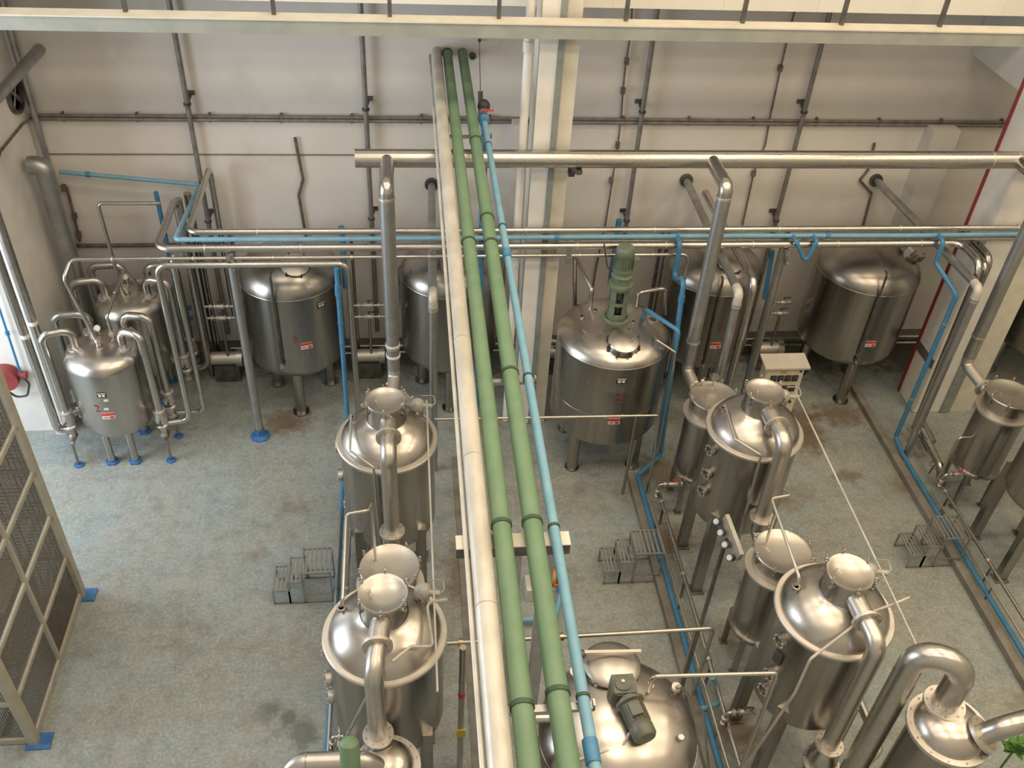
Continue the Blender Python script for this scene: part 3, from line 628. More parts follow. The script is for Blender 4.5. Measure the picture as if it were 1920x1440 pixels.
part('weld_ring', MB().torus((CL.x - .70, CL.y - .043, 2.06), .083, .005, (1, 0, 0)), 'steel', t)
gs = at(655, 1398, Z=3.6)
solo('green_pipe_stub', MB().lathe([(.074, -1.6), (.074, .0), (.068, .03), (.04, .055), (0, .065)], gs, (0.0, .35, 1), 24), 'pipe_green', 'green capped pipe end rising in front of the left condenser', 'pipe', None, gs)

# lower part below R2 gooseneck: small pump-like vessel and bent return pipe
e = V((XR + .05, Y2 - .70, 1.24)); t = thing('trap_vessel', 'small cloudy steel trap under the gooseneck of the still with the slanting tube', 'vessel', (e.x, e.y, 0))
part('bowl', MB().lathe([(0, 0.62), (.07, .64), (.14, .75), (.16, .95), (.15, 1.1), (.10, 1.2), (.09, 1.22)], (e.x, e.y, 0), n=32), 'steel', t)
flange((e.x, e.y, .95), (0, 0, 1), .15, .19, .02, 8, parent=t); part('stand', MB().cyl((e.x, e.y, 0), (e.x, e.y, .64), .05, 16).cyl((e.x, e.y, 0), (e.x, e.y, .015), .12, 20), 'steel_dull', t)
p0 = at(1610, 1335, Y=4.9); t = thing('return_pipe', 'bent steel return pipe at floor level between the gooseneck pipes', 'pipe', (4.9, 4.8, 0))
rp = [at(1618, 1330, Z=.9), at(1650, 1405, Z=.9), at(1600, 1452, Z=.75), at(1545, 1450, Z=.7)]
part('pipe', MB().tube([rp[0] + V((0, .5, 0))] + rp, .05, .12, 18), 'steel_lid', t)
part('stand', MB().cyl((rp[0].x, rp[0].y + .3, 0), (rp[0].x, rp[0].y + .3, .87), .02, 10), 'steel_dull', t)

# ------------------------------------------------------------------ near mixing tank
def near_mixer():
    cx, cy, r = 1.80, 4.46, .735; zb, zs = .7, 2.08; c = (cx, cy)
    t = thing('mixing_tank', 'big steel mixing tank with a dark geared motor lying on its top', 'tank', (cx, cy, 0))
    part('shell', MB().lathe([(0, zb - .12), (r * .6, zb - .07), (r * .95, zb + .02), (r, zb + .10), (r, zs)], (cx, cy, 0), n=72), 'steel_dull', t)
    part('top', MB().lathe([(r * 1.004, zs), (r * .99, zs + .07), (r * .94, zs + .16), (r * .82, zs + .26), (r * .55, zs + .37), (r * .25, zs + .42), (0, zs + .43)], (cx, cy, 0), n=72), 'steel_dome', t)
    part('shoulder_seam', MB().torus((cx, cy, zs), r, .008, n=72, m=6), 'steel', t)
    for a in (-135, -45, 45, 135):
        a = math.radians(a); p = V((cx + math.cos(a) * .6, cy + math.sin(a) * .6, 0)); l = part('leg', MB().cyl(p + V((0, 0, .02)), p + V((0, 0, zb + .2)), .08, 20), 'steel_dull', t); part('foot_plate', MB().cyl(p, p + V((0, 0, .025)), .11, 20), 'steel_dull', l)
    # manway with half-round hinged lid
    m0 = V((cx - .02, cy + .43, zs + .24)); d = V((0, .12, 1)).normalized(); mw = part('manway', MB().cyl(m0, m0 + d * .16, .255, 40), 'steel', t)
    part('manway_lid', MB().lathe([(.27, 0), (.272, .015), (.26, .03), (.21, .06), (.10, .088), (0, .096)], m0 + d * .16, d, 48), 'steel_lid', mw)
    q = m0 + d * .27; part('hinge_bar', MB().bar(q + V((-.26, .05, .02)), q + V((.27, .03, .02)), .03, .035), 'steel_ring', mw); part('hinge_knob', MB().sphere(q + V((-.28, .05, .0)), .04, 14, 8), 'dark_steel', mw)
    b = MB()
    for k in range(8):
        aa = 2 * math.pi * k / 8; u = V((1, 0, 0)); w = d.cross(u); p = m0 + d * .12 + (u * math.cos(aa) + w * math.sin(aa)) * .255; b.box(p, (.03, .03, .05))
    part('lid_catches', b, 'steel_ring', mw, kind='stuff')
    # geared motor
    cx0, cy0 = cx, cy; cx -= .03; cy += .10; gz = zs + .40; gb = part('gearbox', MB().box((cx + .03, cy + .0, gz + .14), (.20, .19, .20)).box((cx + .03, cy, gz + .14), (.16, .21, .16)).box((cx + .03, cy, gz + .14), (.22, .15, .16)), 'motor_grey', t, 'dark square gearbox')
    part('gearbox_foot', MB().cyl((cx + .03, cy, gz - .02), (cx + .03, cy, gz + .05), .13, 28), 'motor_grey', gb); part('gearbox_cover', MB().cyl((cx + .02, cy, gz + .23), (cx + .02, cy, gz + .255), .075, 24), 'motor_grey', gb); part('oil_plug', MB().cyl((cx + .02, cy + .01, gz + .25), (cx + .02, cy + .01, gz + .27), .016, 12), 'steel_ring', gb)
    d = V((.22, -.95, -.06)).normalized(); m1 = V((cx + .06, cy - .09, gz + .15)); mo = part('motor', MB().lathe([(0, 0), (.085, 0), (.085, .03), (.13, .035), (.13, .06), (.10, .075), (.10, .27), (.107, .28), (.107, .37), (.09, .395), (0, .40)], m1, d, 36), 'motor_grey', t, 'dark electric motor')
    u = V((0, 0, 1)); s = d.cross(u).normalized(); f = MB()
    for k in range(20):
        aa = 2 * math.pi * k / 20; p = m1 + d * .17 + (u * math.cos(aa) + s * math.sin(aa)) * .102; f.bar(p - d * .09, p + d * .09, .005, .016, (u * math.cos(aa) + s * math.sin(aa)))
    part('cooling_fins', f, 'motor_grey', mo, kind='stuff'); tb = m1 + d * .17 + u * .11 + s * .02; part('terminal_box', MB().bar(tb - d * .06, tb + d * .06, .10, .05), 'motor_grey', mo)
    cb = m1 + d * .30 + V((-.1, 0, -.05)); part('motor_cable', MB().tube([cb, cb + V((-.06, -.06, -.12)), cb + V((-.3, -.1, -.13)), cb + V((-.62, -.16, -.2))], .012, .06, 8), 'lagging', t)
    cx, cy = cx0, cy0
    for px, py, h, rr in ((1077, 1275, .13, .038), (1216, 1298, .10, .022), (1265, 1300, .10, .03), (1275, 1390, .06, .018), (1078, 1250, .07, .02)):
        z = zs + .26; p = at(px, py, Z=z); rad = math.hypot(p.x - cx, p.y - cy); nz = part('nozzle', MB().cyl(p - V((0, 0, .12)), p + V((0, 0, h)), rr, 16), 'steel', t); part('ferrule', MB().cyl(p + V((0, 0, h - .02)), p + V((0, 0, h + .015)), rr * 1.5, 16), 'steel_ring', nz)
    p = at(1060, 1345, Z=zs + .25); part('side_branch', MB().tube([p + V((-.30, .02, -.02)), p + V((.02, 0, 0)), p + V((.05, 0, -.2))], .045, .06, 16), 'steel', t)
    return t
near_mixer()

# ------------------------------------------------------------------ pipe helper
def pipe(name, pts, r, m, label, group=None, cat='pipe', bend=None, rings=(), ring_m=None, n=14, loc=None):
    """one pipe run; rings: (segment index, fraction, extra radius, width)"""
    pts = [V(p) for p in pts]; t = thing(name, label, cat, pts[-1] if loc is None else loc, group)
    part('run', MB().tube(pts, r, bend, n), m, t)
    for (i, f, ex, w) in rings:
        a, b = pts[i], pts[i + 1]; d = (b - a).normalized(); part('coupling', MB().ring(a.lerp(b, f), r * .92, r + ex, w, d, 20), ring_m or m, t)
    return t
def valve(parent, p, ax, r, m='steel_ring', handle=None, up=(0, 0, 1)):
    ax = V(ax).normalized(); p = V(p); v = part('valve', MB().lathe([(r, -r * 2.6), (r * 1.7, -r * 2.5), (r * 1.7, -r * 1.9), (r * 1.25, -r * 1.7), (r * 1.6, 0), (r * 1.25, r * 1.7), (r * 1.7, r * 1.9), (r * 1.7, r * 2.5), (r, r * 2.6)], p, ax, 18), m, parent)
    u = V(up); part('handle', MB().cyl(p, p + u * r * 3.2, r * .35, 8).bar(p + u * r * 3.3 - ax * r * .8, p + u * r * 3.3 + ax * r * 4, r * .8, r * .35), handle or 'dark_steel', v)
    return v

# ------------------------------------------------------------------ overhead pipes from the back wall
GZ = 5.22
def overhead(name, x, z, r, m, label, y0=1.2, y1=WY + .02, joints=(), jm=None, jr=.008, jw=.03):
    t = thing(name, label, 'pipe', (x, y1, z), 'overhead pipes crossing the hall'); part('run', MB().cyl((x, y0, z), (x, y1, z), r, 32), m, t)
    for y in joints: part('u_bolt' if jm else 'joint', MB().ring((x, y, z), r * .95, r + jr, jw, (0, 1, 0), 32), jm or m, t)
    return t
JY = [at(900, y, Z=GZ).y for y in (1300, 988, 703, 462, 420, 268)]
overhead('white_lagged_pipe', .420, GZ, .072, 'lagging', 'white lagged overhead pipe running beside the two green ones', joints=[at(880, y, Z=GZ).y for y in (860, 1140, 640)], jr=.004, jw=.012)
overhead('green_pipe', .572, GZ, .065, 'pipe_green', 'green overhead pipe next to the white lagged one', joints=[at(950, 985, Z=GZ).y, at(880, 455, Z=GZ).y, at(840, 100, Z=GZ).y, at(970, 1290, Z=GZ).y - .12], jm='pipe_green_dark')
overhead('green_pipe', .785, GZ, .066, 'pipe_green', 'green overhead pipe next to the light blue one', joints=[at(1000, 980, Z=GZ).y, at(960, 700, Z=GZ).y, at(920, 410, Z=GZ).y, at(918, 458, Z=GZ).y, at(1050, 1300, Z=GZ).y, at(890, 265, Z=GZ).y], jm='pipe_green_dark')
overhead('thin_pale_pipe', .326, GZ - .05, .017, 'lagging', 'thin pale pipe hugging the left side of the white lagged overhead pipe')
BZ = GZ - .035
t = overhead('light_blue_pipe', .935, BZ, .036, 'pvc_light_blue', 'light blue overhead pipe with a red-handled valve at the wall end', y1=10.80, joints=[at(1000, y, Z=BZ).y for y in (706, 990, 1312, 272, 425)], jm='pipe_green_dark', jr=.007, jw=.02)
for y in (at(945, 478, Z=BZ).y, at(1110, 1410, Z=BZ).y): part('socket', MB().cyl((.93, y - .07, BZ), (.93, y + .07, BZ), .045, 24), 'pvc_blue', t)
VY = 10.92
v = part('ball_valve', MB().cyl((.93, VY - .14, BZ), (.93, VY - .07, BZ), .058, 24).sphere((.94, VY, BZ), .064, 20, 10).cyl((.93, VY + .07, BZ), (.93, VY + .15, BZ), .058, 24), 'pvc_blue', t, 'blue ball valve')
part('red_handle', MB().cyl((.93, VY, BZ + .05), (.93, VY, BZ + .11), .016, 10).bar((.90, VY, BZ + .115), (1.05, VY - .03, BZ + .115), .028, .016), 'sticker_red', v)
part('black_end', MB().cyl((.93, VY + .15, BZ), (.925, VY + .2, BZ), .05, 20).sphere((.955, VY + .3, BZ + .03), .08, 18, 10, 1.1).cyl((.915, VY + .3, BZ + .05), (.91, VY + .36, BZ + .2), .03, 14), 'rubber', t)
p = at(886, 104, Y=WY); part_ = solo('wall_sleeve', MB().ring(p + V((0, -.01, 0)), .025, .05, .06, (0, 1, 0), 20).cyl(p + V((0, .0, 0)), p + V((0, -.02, 0)), .03, 16), 'dark_steel', 'small round pipe sleeve in the wall beside the green pipe ends', 'sleeve', None, p)
a = at(899, 75, Y=WY - .01); b = V((.91, 11.28, GZ + .18)); solo('hanging_wire', MB().tube([a, b], .005, n=8).cyl(a + V((0, .01, 0)), a + V((0, -.04, 0)), .02, 10), 'dark_steel', 'thin wire strung from the wall to the black end of the light blue pipe', 'wire', None, a)
# blue riser below the valve, down beside the middle column
BX = 1.22
pipe('blue_riser', [(.94, 11.04, BZ - .06), (.965, 11.045, BZ - .3), (.97, 11.045, .0)], .045, 'pvc_blue', 'blue riser pipe going down to the floor behind the green overhead pipes', bend=.1, n=18, loc=(.97, 11.0, 0))
# trestles carrying the overhead pipes
def trestle(y, label, posts=True, x0=.26, x1=1.04):
    t = thing('pipe_trestle', label, 'support', (.7, y, 0), 'supports under the overhead pipes'); zt = GZ - .078
    part('cross_beam', MB().box(((x0 + x1) / 2, y, zt - .055), (x1 - x0, .10, .11)), 'dark_steel', t); part('beam_top', MB().box(((x0 + x1) / 2, y, zt - .004), (x1 - x0, .12, .008)), 'cream_paint', t)
    if posts:
        for x in (.67, .90): q = part('post', MB().box((x, y, (zt - .11) / 2), (.09, .09, zt - .11)), 'galvanised', t); part('base_plate', MB().box((x, y, .008), (.2, .2, .016)), 'rusty_iron', q)
    return t
YT = at(985, 1012, Z=GZ - .08).y
trestle(YT, 'steel trestle with two posts carrying the overhead pipes across the hall')
def hanger(y, label):
    t = thing('pipe_bracket', label, 'bracket', (.9, y, BZ), 'cross brackets on the overhead pipes')
    part('angle_bar', MB().box((.735, y, GZ - .082), (.53, .045, .03)), 'galvanised', t); part('end_lug', MB().box((.995, y, GZ - .06), (.012, .045, .05)), 'galvanised', t)
hanger(at(985, 707, Z=BZ).y, 'steel bracket across the overhead pipes in front of the middle column')
hanger(at(1080, 1318, Z=BZ).y, 'steel bracket across the overhead pipes above the near mixing tank')
hanger(10.5, 'steel bracket across the overhead pipes next to the red-handled valve')

# ------------------------------------------------------------------ big exhaust header, drops and wall vents
HY, HZ = 10.82, 4.70
t = thing('exhaust_header', 'thick steel exhaust header pipe crossing in front of the columns', 'pipe', (-.7, HY, HZ))
part('run', MB().cyl((at(668, 297, Y=HY).x, HY, HZ), (14.8, HY, HZ), .115, 36), 'steel_pipe', t)
for x in (at(1858, 297, Y=HY).x, at(1905, 297, Y=HY).x, at(822, 297, Y=HY).x): part('joint_band', MB().ring((x, HY, HZ), .112, .118, .02, (1, 0, 0), 36), 'steel_ring', t)
part('end_cap', MB().cyl((at(666, 297, Y=HY).x, HY, HZ), (at(668, 297, Y=HY).x, HY, HZ), .118, 36), 'steel_pipe', t)
t = thing('header_bracket', 'black angle bracket holding the exhaust header to the middle column', 'bracket', (2.2, 10.95, HZ - .2))
part('arm', MB().bar((2.10, 11.2, HZ - .32), (2.16, 10.72, HZ - .15), .05, .05), 'dark_steel', t); part('saddle', MB().box((2.16, HY, HZ - .135), (.07, .24, .035)), 'dark_steel', t); part('wall_arm', MB().box((2.11, 11.12, HZ - .3), (.08, .3, .06)), 'dark_steel', t)
DY = 10.08
def drop(x, label, zend, mx=0.0, bands=(), ty=9.5):
    t = thing('drop_pipe', label, 'pipe', (x, DY, zend), 'drop pipes from the exhaust header'); r = .09
    part('branch', MB().tube([(x, HY - .05, HZ), (x, DY, HZ), (x, DY, HZ - .17)], r * .98, .13, 28, arc=10), 'steel_pipe', t)
    part('drop', MB().cyl((x, DY, HZ - .15), (x, DY, zend + .42), r, 28), 'galvanised', t, 'long galvanised drop')
    part('lower_section', MB().cyl((x, DY, zend + .44), (x, DY, zend + .05), r * .97, 28), 'galvanised', t)
    for z in (HZ - .15, zend + .42) + tuple(bands): part('band', MB().ring((x, DY, z), r * .96, r + .008, .03, (0, 0, 1), 28), 'white_paint' if z in bands else 'steel_ring', t)
    part('elbow', MB().tube([(x, DY, zend + .08), (x, DY, zend - .1), (x + mx, ty, zend - .16)], r * .93, .12, 24), 'steel_ring', t)
    flange((x + mx * .82, DY + (ty - DY) * .82, zend - .15), (mx, ty - DY, -.02), r * .9, r + .05, .03, 8, parent=t)
    return t
drop(-.265, 'galvanised drop pipe with white taped joints, landing behind the farther left-hand still', 1.9, -.06, (2.36, 2.18))
drop(3.88, 'galvanised drop pipe landing at the receiver behind the control-cabinet still', 1.9, .08)
drop(8.10, 'galvanised drop pipe in front of the red-edged column, landing on the right-hand receiver', 1.9, .08)
def vent(x, xe, ye, ze, zlow, label, wx):
    a = V((x, WY + .02, 3.26 + ze)); b = V((xe, ye, 3.22 + ze)); t = thing('vent_pipe', label, 'pipe', (xe, ye, zlow), 'vent pipes coming out of the back wall')
    part('run', MB().tube([a, b + V((0, .16, 0))], .058, n=22), 'galvanised', t); part('elbow', MB().tube([b + V((0, .15, 0)), b, b - V((0, 0, .16))], .061, .09, 22), 'lagging', t, 'pale elbow')
    part('drop', MB().cyl(b - V((0, 0, .14)), V((xe, ye, zlow)), .058, 22), 'galvanised', t)
    for f in (.17, .21): part('ring', MB().ring(b - V((0, 0, f)), .056, .067, .015, (0, 0, 1), 22), 'steel_ring', t)
    part('wall_collar', MB().ring(V((x, WY - .02, 3.26 + ze)), .066, .105, .05, (0, 1, 0), 24), 'dark_steel', t); part('foot', MB().cyl((xe, ye, 0), (xe, ye, zlow), .05, 16), 'galvanised', t)
vent(.345, .275, 10.05, -.075, .3, 'vent pipe in front of the tank hidden by the white lagged pipe', 0)
vent(4.34, 4.31, 9.93, 0, .3, 'vent pipe in front of the tank marked 4', 0)
vent(7.47, 7.70, 9.97, 0, .3, 'vent pipe in front of the red-edged column', 0)
a = at(75, 92, Y=WY); t = thing('vent_pipe', 'grey vent pipe poking out of the back wall high in the left corner', 'pipe', a, 'vent pipes coming out of the back wall'); part('run', MB().cyl((a.x, WY + .02, a.z), (a.x - .12, 9.6, a.z), .075, 22), 'galvanised', t)

# ------------------------------------------------------------------ pipe rack
RY = 10.84
def px_x(px, py, Y): return at(px, py, Y=Y).x
za = at(800, 433, Y=10.93).z; zbl = at(800, 449, Y=10.88).z; zb_ = at(800, 463, Y=10.84).z; zc = at(800, 481, Y=10.80).z; zd = at(500, 496, Y=10.76).z; zb2 = at(1500, 453, Y=10.93).z
def rings(n, ex=.006, w=.02, seg=0): return [(seg, (k + .5) / n, ex, w) for k in range(n)]
xa = px_x(352, 433, 10.93)
pipe('rack_pipe', [(14.8, 10.93, za), (xa, 10.93, za), (xa, 12.75, za), (xa, 12.75, 1.0)], .043, 'steel_pipe', 'topmost steel pipe of the long wall rack', 'steel pipes of the wall rack', rings=rings(10), ring_m='steel_ring', bend=.12, loc=(xa, 12.75, 1))
xb_ = px_x(292, 462, 10.84); xbr = px_x(1795, 462, 10.84)
pipe('rack_pipe', [(7.88, 10.28, .35), (7.82, 10.28, zb_), (7.80, 10.84, zb_), (xb_, 10.84, zb_), (xb_, 12.2, zb_), (xb_, 12.2, .35), (xb_ - .4, 12.2, .35)], .05, 'steel_pipe', 'thick steel pipe of the wall rack that turns down in front of the red-edged column', 'steel pipes of the wall rack', rings=rings(9, seg=2), ring_m='steel_ring', bend=.17, n=18, loc=(7.88, 10.28, .35))
pipe('rack_pipe', [(14.8, 10.98, zb2), (px_x(1040, 455, 10.98), 10.98, zb2), (px_x(1040, 455, 10.98), 10.98, zb2 - .25)], .03, 'steel_pipe', 'thin steel pipe lying tight behind the thick rack pipe on the right half', 'steel pipes of the wall rack', bend=.08)
xc = px_x(125, 486, 10.80); xcr = px_x(1292, 477, 10.80)
pipe('rack_pipe', [(xcr, 10.80, 1.2), (xcr, 10.80, zc), (xc + .05, 10.80, zc), (-4.44, 10.60, zc - .16), (-4.31, 10.74, 1.95)], .026, 'steel_pipe', 'thin steel rack pipe that runs left and drops onto the small tank marked 2', 'steel pipes of the wall rack', bend=.1, rings=rings(8, seg=1), ring_m='steel_ring')
xd = px_x(293, 497, 10.76); xdr = px_x(652, 496, 10.76)
pipe('rack_pipe', [(xdr, 10.76, .25), (xdr, 10.76, zd), (xd, 10.76, zd), (xd, 10.70, .55), (xd - .36, 10.64, .55)], .043, 'steel_pipe', 'lowest steel rack pipe with both ends turned down to the floor', 'steel pipes of the wall rack', bend=.13, n=18)
pipe('rack_pipe', [(xd + .16, 11.3, zd - .05), (xd + .14, 11.02, zd - .05), (xd + .14, 11.02, .42), (xd - .26, 11.02, .42)], .04, 'steel_pipe', 'steel pipe standing tight behind the left turned-down rack pipe', 'steel pipes of the wall rack', bend=.12)
# blue pipe of the rack: along the wall, towards the rack, then along it
w1 = at(45, 322, Y=12.85); w2 = at(374, 346, Y=12.85); zw = w2.z
pipe('blue_rack_pipe', [(max(w1.x, -5.0), 12.85, w1.z), (min(w2.x, xa - .1), 12.85, zw), (min(px_x(328, 447, 10.88), xa - .1), 10.885, zbl + .02), (-1.0, 10.885, zbl + .012), (.22, 10.885, zbl + .018), (4.6, 10.885, zbl + .025), (7.0, 10.885, zbl + .012), (9.3, 10.885, zbl + .03), (14.8, 10.885, zbl + .03)], .032, 'pvc_light_blue', 'light blue pipe lying on the wall rack between the steel pipes', bend=.07, rings=[(0, .2, .01, .06), (4, .4, .008, .06), (5, .5, .008, .06)], ring_m='pvc_blue', loc=(0, 10.88, zbl))
# rack posts with cross arms
def rack_post(x, y, label, shoe, top, lean=0.0, r=.062):
    t = thing('rack_post', label, 'post', (x, y, 0), 'posts of the wall pipe rack'); part('post', MB().cyl((x, y, .02), (x, y, top), r, 22), 'galvanised', t)
    f = part('foot', MB().lathe([(0, 0), (.15, 0), (.15, .02), (.085, .05), (.07, .16)], (x, y, 0), n=8), 'blue_shoe' if shoe else 'galvanised', t, 'blue painted foot' if shoe else None)
    part('cross_arm', MB().box((x, 10.98 if y < 11 else y, zb_ - .085), (.06, .52, .06)), 'galvanised', t); part('upper_arm', MB().box((x + .02, 10.98, za - .07), (.05, .11, .05)), 'galvanised', t)
    part('arm_web', MB().box((x + .03, 10.98, (za + zb_) / 2 - .08), (.04, .05, za - zb_)), 'galvanised', t)
    h = MB(); h.box((x + .04, 10.76, (zd + zb_) / 2 - .06), (.05, .03, zb_ - zd + .05)).box((x + .04, 10.79, zd - .055), (.05, .14, .02)); part('hanger_clip', h, 'galvanised', t)
rack_post(-2.37, 10.90, 'galvanised rack post with a blue painted foot', True, zb_ - .05)
rack_post(5.22, 10.90, 'galvanised rack post left of the wide steel tank', False, zb_ - .05)
for px in (1066,):
    x = px_x(px, 470, 10.84); t = thing('pipe_clip', 'galvanised clip tying the rack pipes together beside the green motor', 'clip', (x, 10.8, zc)); part('clip', MB().box((x, 10.79, (zb_ + zc) / 2 - .05), (.07, .03, zb_ - zc + .14)).box((x, 10.81, zc - .04), (.09, .09, .03)), 'galvanised', t)

# ------------------------------------------------------------------ pipes at the left end
def vpipe(px0, py0, Y, z1, r, m, label, group=None, extra=None, top=None):
    a = at(px0, py0, Y=Y); pts = [a if top is None else V((a.x, Y, top)), V((a.x, Y, z1))] + (extra(a.x) if extra else []); return pipe('standing_pipe', pts, r, m, label, group, bend=r * 3, n=18)
P1 = at(60, 700, Y=10.62); pipe('standing_pipe', [(-5.17, 10.62, 5.0), (-5.17, 10.62, .5), (-4.98, 10.62, .5)], .06, 'steel_pipe', 'tall steel pipe standing by the white left pillar, joining the first valve', 'tall pipes by the left pillar', bend=.16, n=20, rings=[(0, .62, .002, .06)], ring_m='sticker_white')
pipe('standing_pipe', [(-5.15, 10.92, 5.0), (-5.15, 10.92, .5), (-4.96, 11.05, .5)], .06, 'steel_pipe', 'tall steel pipe standing against the left wall corner, joining the rear valve', 'tall pipes by the left pillar', bend=.16, n=20, rings=[(0, .62, .002, .06)], ring_m='sticker_white')
e1 = at(183, 381, Y=12.0); e2 = at(342, 381, Y=12.0)
pipe('thin_pipe', [(e2.x - .3, 12.0, e2.z), (e1.x, 12.0, e1.z), (e1.x + .02, 12.0, 1.95)], .026, 'steel_pipe', 'thin steel pipe dropping onto the rear small tank', bend=.07)
pipe('linking_tube', [(-4.14, 10.88, 1.92), (-4.16, 10.9, 2.3), (-4.05, 11.7, 2.55), (-4.02, 12.14, 1.92)], .024, 'steel_pipe', 'thin slanting tube linking the two small tanks', bend=.06, rings=[(1, .5, .012, .03)])
pipe('duct_pipe', [(-5.2, 12.4, at(40, 310, Y=12.4).z), (-5.02, 12.4, at(40, 310, Y=12.4).z), (-5.02, 12.4, .0)], .13, 'galvanised', 'wide grey duct coming out of the left wall and turning down', bend=.2, n=24)
fn = at(27, 178, X=-5.27); t = thing('wall_fan', 'round dark ventilation opening in the left wall', 'vent', fn); part('frame', MB().ring(fn, .21, .25, .08, (1, 0, 0), 32), 'dark_steel', t); part('dark_disc', MB().cyl(fn - V((.05, 0, 0)), fn - V((.02, 0, 0)), .22, 32), 'black_plastic', t)
bl = MB()
for k in range(4): a = math.pi / 4 + math.pi / 2 * k; bl.bar(fn + V((.01, 0, 0)), fn + V((.01, math.cos(a) * .2, math.sin(a) * .2)), .09, .012, (1, .4, 0))
part('blades', bl, 'galvanised', t)
# blue riser and stubs at the left end
b0 = at(290, 350, Y=12.62); zb0 = b0.z
t = pipe('blue_riser', [(b0.x, 12.62, zw), (b0.x, 12.62, 0)], .034, 'pvc_blue', 'thin blue riser at the left end of the pipe rack', bend=.06)
for px, py in ((346, 577), (349, 597)): a = at(px, py, Y=12.62); part('stub', MB().cyl(a - V((.08, 0, 0)), a + V((.1, 0, 0)), .04, 16), 'pvc_blue', t)
pipe('blue_riser', [at(631, 503, Y=10.68) , (-1.0, 10.68, .22), (-1.045, 9.9, .16), (-1.045, 4.6, .16), (-.85, 4.6, .16)], .034, 'pvc_blue', 'blue pipe dropping from the rack and running along the floor beside the left-hand stills', bend=.07, rings=[(0, .12, .012, .16), (0, .3, .008, .03), (2, .4, .01, .08)], ring_m='pvc_blue', loc=(-1.0, 10.68, 0))

# verticals behind: risers on the wall side between the tanks
def wall_valves(px, py, w, Y, label):
    a = at(px, py, Y=Y); b = at(px + w, py, Y=Y); t = thing('valve_manifold', label, 'valves', (a.x, Y, a.z - .5), 'small valve manifolds between the tanks')
    for dz in (0, -.22):
        part('run', MB().cyl((a.x, Y, a.z + dz), (b.x, Y, a.z + dz), .022, 12), 'steel_pipe', t); valve(t, ((a.x + b.x) / 2, Y, a.z + dz), (1, 0, 0), .028)
        for f in (.2, .8): part('ferrule', MB().ring((a.x + (b.x - a.x) * f, Y, a.z + dz), .02, .042, .025, (1, 0, 0), 14), 'steel_ring', t)
    m = (a.x + b.x) / 2; part('drop', MB().cyl((m, Y, a.z - .22), (m, Y, .3), .022, 12), 'steel_dull', t)
    q = part('pump_motor', MB().cyl((m - .28, Y + .05, .42), (m + .12, Y + .05, .42), .11, 24), 'steel_ring', t); part('pump_head', MB().cyl((m + .12, Y + .05, .42), (m + .22, Y + .05, .42), .15, 24), 'steel_pipe', q); part('pump_foot', MB().box((m - .05, Y + .05, .16), (.4, .2, .32)), 'dark_steel', q)
    for sx in (a.x + .04,): part('riser', MB().cyl((sx, Y + .25, .3), (sx, Y + .25, a.z + 1.1), .024, 12), 'steel_dull', t)
wall_valves(384, 575, 54, 12.3, 'valve manifold and pump left of the tank marked 6')
wall_valves(660, 573, 62, 12.3, 'valve manifold and pump between the tank marked 6 and the drop pipe')
wall_valves(1452, 567, 34, 12.3, 'valve manifold and pump between the tank marked 4 and the wide steel tank')
wall_valves(1030, 640, 24, 12.3, 'valve manifold between the middle column and the mixing tank')
wall_valves(1845, 560, 30, 12.3, 'valve manifold behind the red-edged column')
for (px, py, Y, lab) in ((360, 505, 12.45, 'steel riser behind the left turned-down rack pipes'), (378, 505, 12.62, 'darker steel riser close to the wall left of the tank marked 6')):
    a = at(px, py, Y=Y); pipe('standing_pipe', [(a.x, Y, zb_ - .15), (a.x, Y, 0)], .055, 'steel_dull', lab, 'risers behind the rack', bend=.12, n=16)
for z, lab in ((.36, 'upper steel pipe running low along the dark kerb of the back wall'), (.22, 'lower steel pipe running low along the dark kerb of the back wall')):
    pipe('skirting_pipe', [(-3.0, 12.68, z), (14.8, 12.68, z)], .025, 'steel_pipe', lab)

# elbow pipe right of tank 4
a = at(1420, 520, Y=10.35); pipe('elbow_pipe', [(a.x - .05, 12.9, at(1395, 468, Y=11.2).z), (a.x - .02, 10.35, at(1395, 468, Y=11.2).z), (a.x - .02, 10.35, .3)], .06, 'steel_pipe', 'steel pipe turning down beside the tank marked 4', bend=.16, n=20)

# ------------------------------------------------------------------ pipes round the middle mixing tank
m1 = at(1088, 505, Y=10.9)
pipe('swing_tube', [at(1078, 585, Y=11.3), (m1.x - .02, 11.3, m1.z), (2.52, 10.75, m1.z - .25), (2.52, 10.72, 2.42)], .03, 'steel_pipe', 'bent steel tube on the rear left of the motor-topped mixing tank', bend=.04)
c1 = at(1195, 570, Y=10.9); pipe('loop_tube', [(3.22, 10.85, 2.38), (3.22, 10.85, 2.62), (3.62, 10.9, 2.66), (3.68, 10.9, 2.2)], .03, 'steel_pipe', 'looped steel tube on the rear right of the motor-topped mixing tank', bend=.07)
b1 = at(1205, 605, Z=2.36); b2 = at(1280, 599, Y=9.95)
pipe('blue_branch', [b1, V((b1.x, b1.y, 2.60)), (3.60, 9.95, 2.60), (3.60, 9.95, .4), (3.62, 9.95, .2)], .03, 'pvc_blue', 'blue branch pipe feeding the top of the motor-topped mixing tank', bend=.05)
q1 = at(1265, 470, Y=10.88); q2 = at(1278, 520, Y=10.2); q3 = at(1247, 850, Y=10.1)
pipe('blue_riser', [(q1.x, 10.885, zbl + .02), (q1.x, 10.70, zbl + .02), (q1.x, 10.70, q1.z - .35), (3.62, 10.2, q2.z - .02), (3.74, 10.05, .16), (3.31, 9.65, .14), (3.33, 4.4, .14)], .036, 'pvc_blue', 'blue pipe dropping from the rack and running along the kerb beside the right-hand stills', bend=.08, rings=[(3, .1, .01, .1), (3, .62, .007, .03), (5, .3, .01, .1)], ring_m='pvc_blue', loc=(3.74, 10.05, 0))
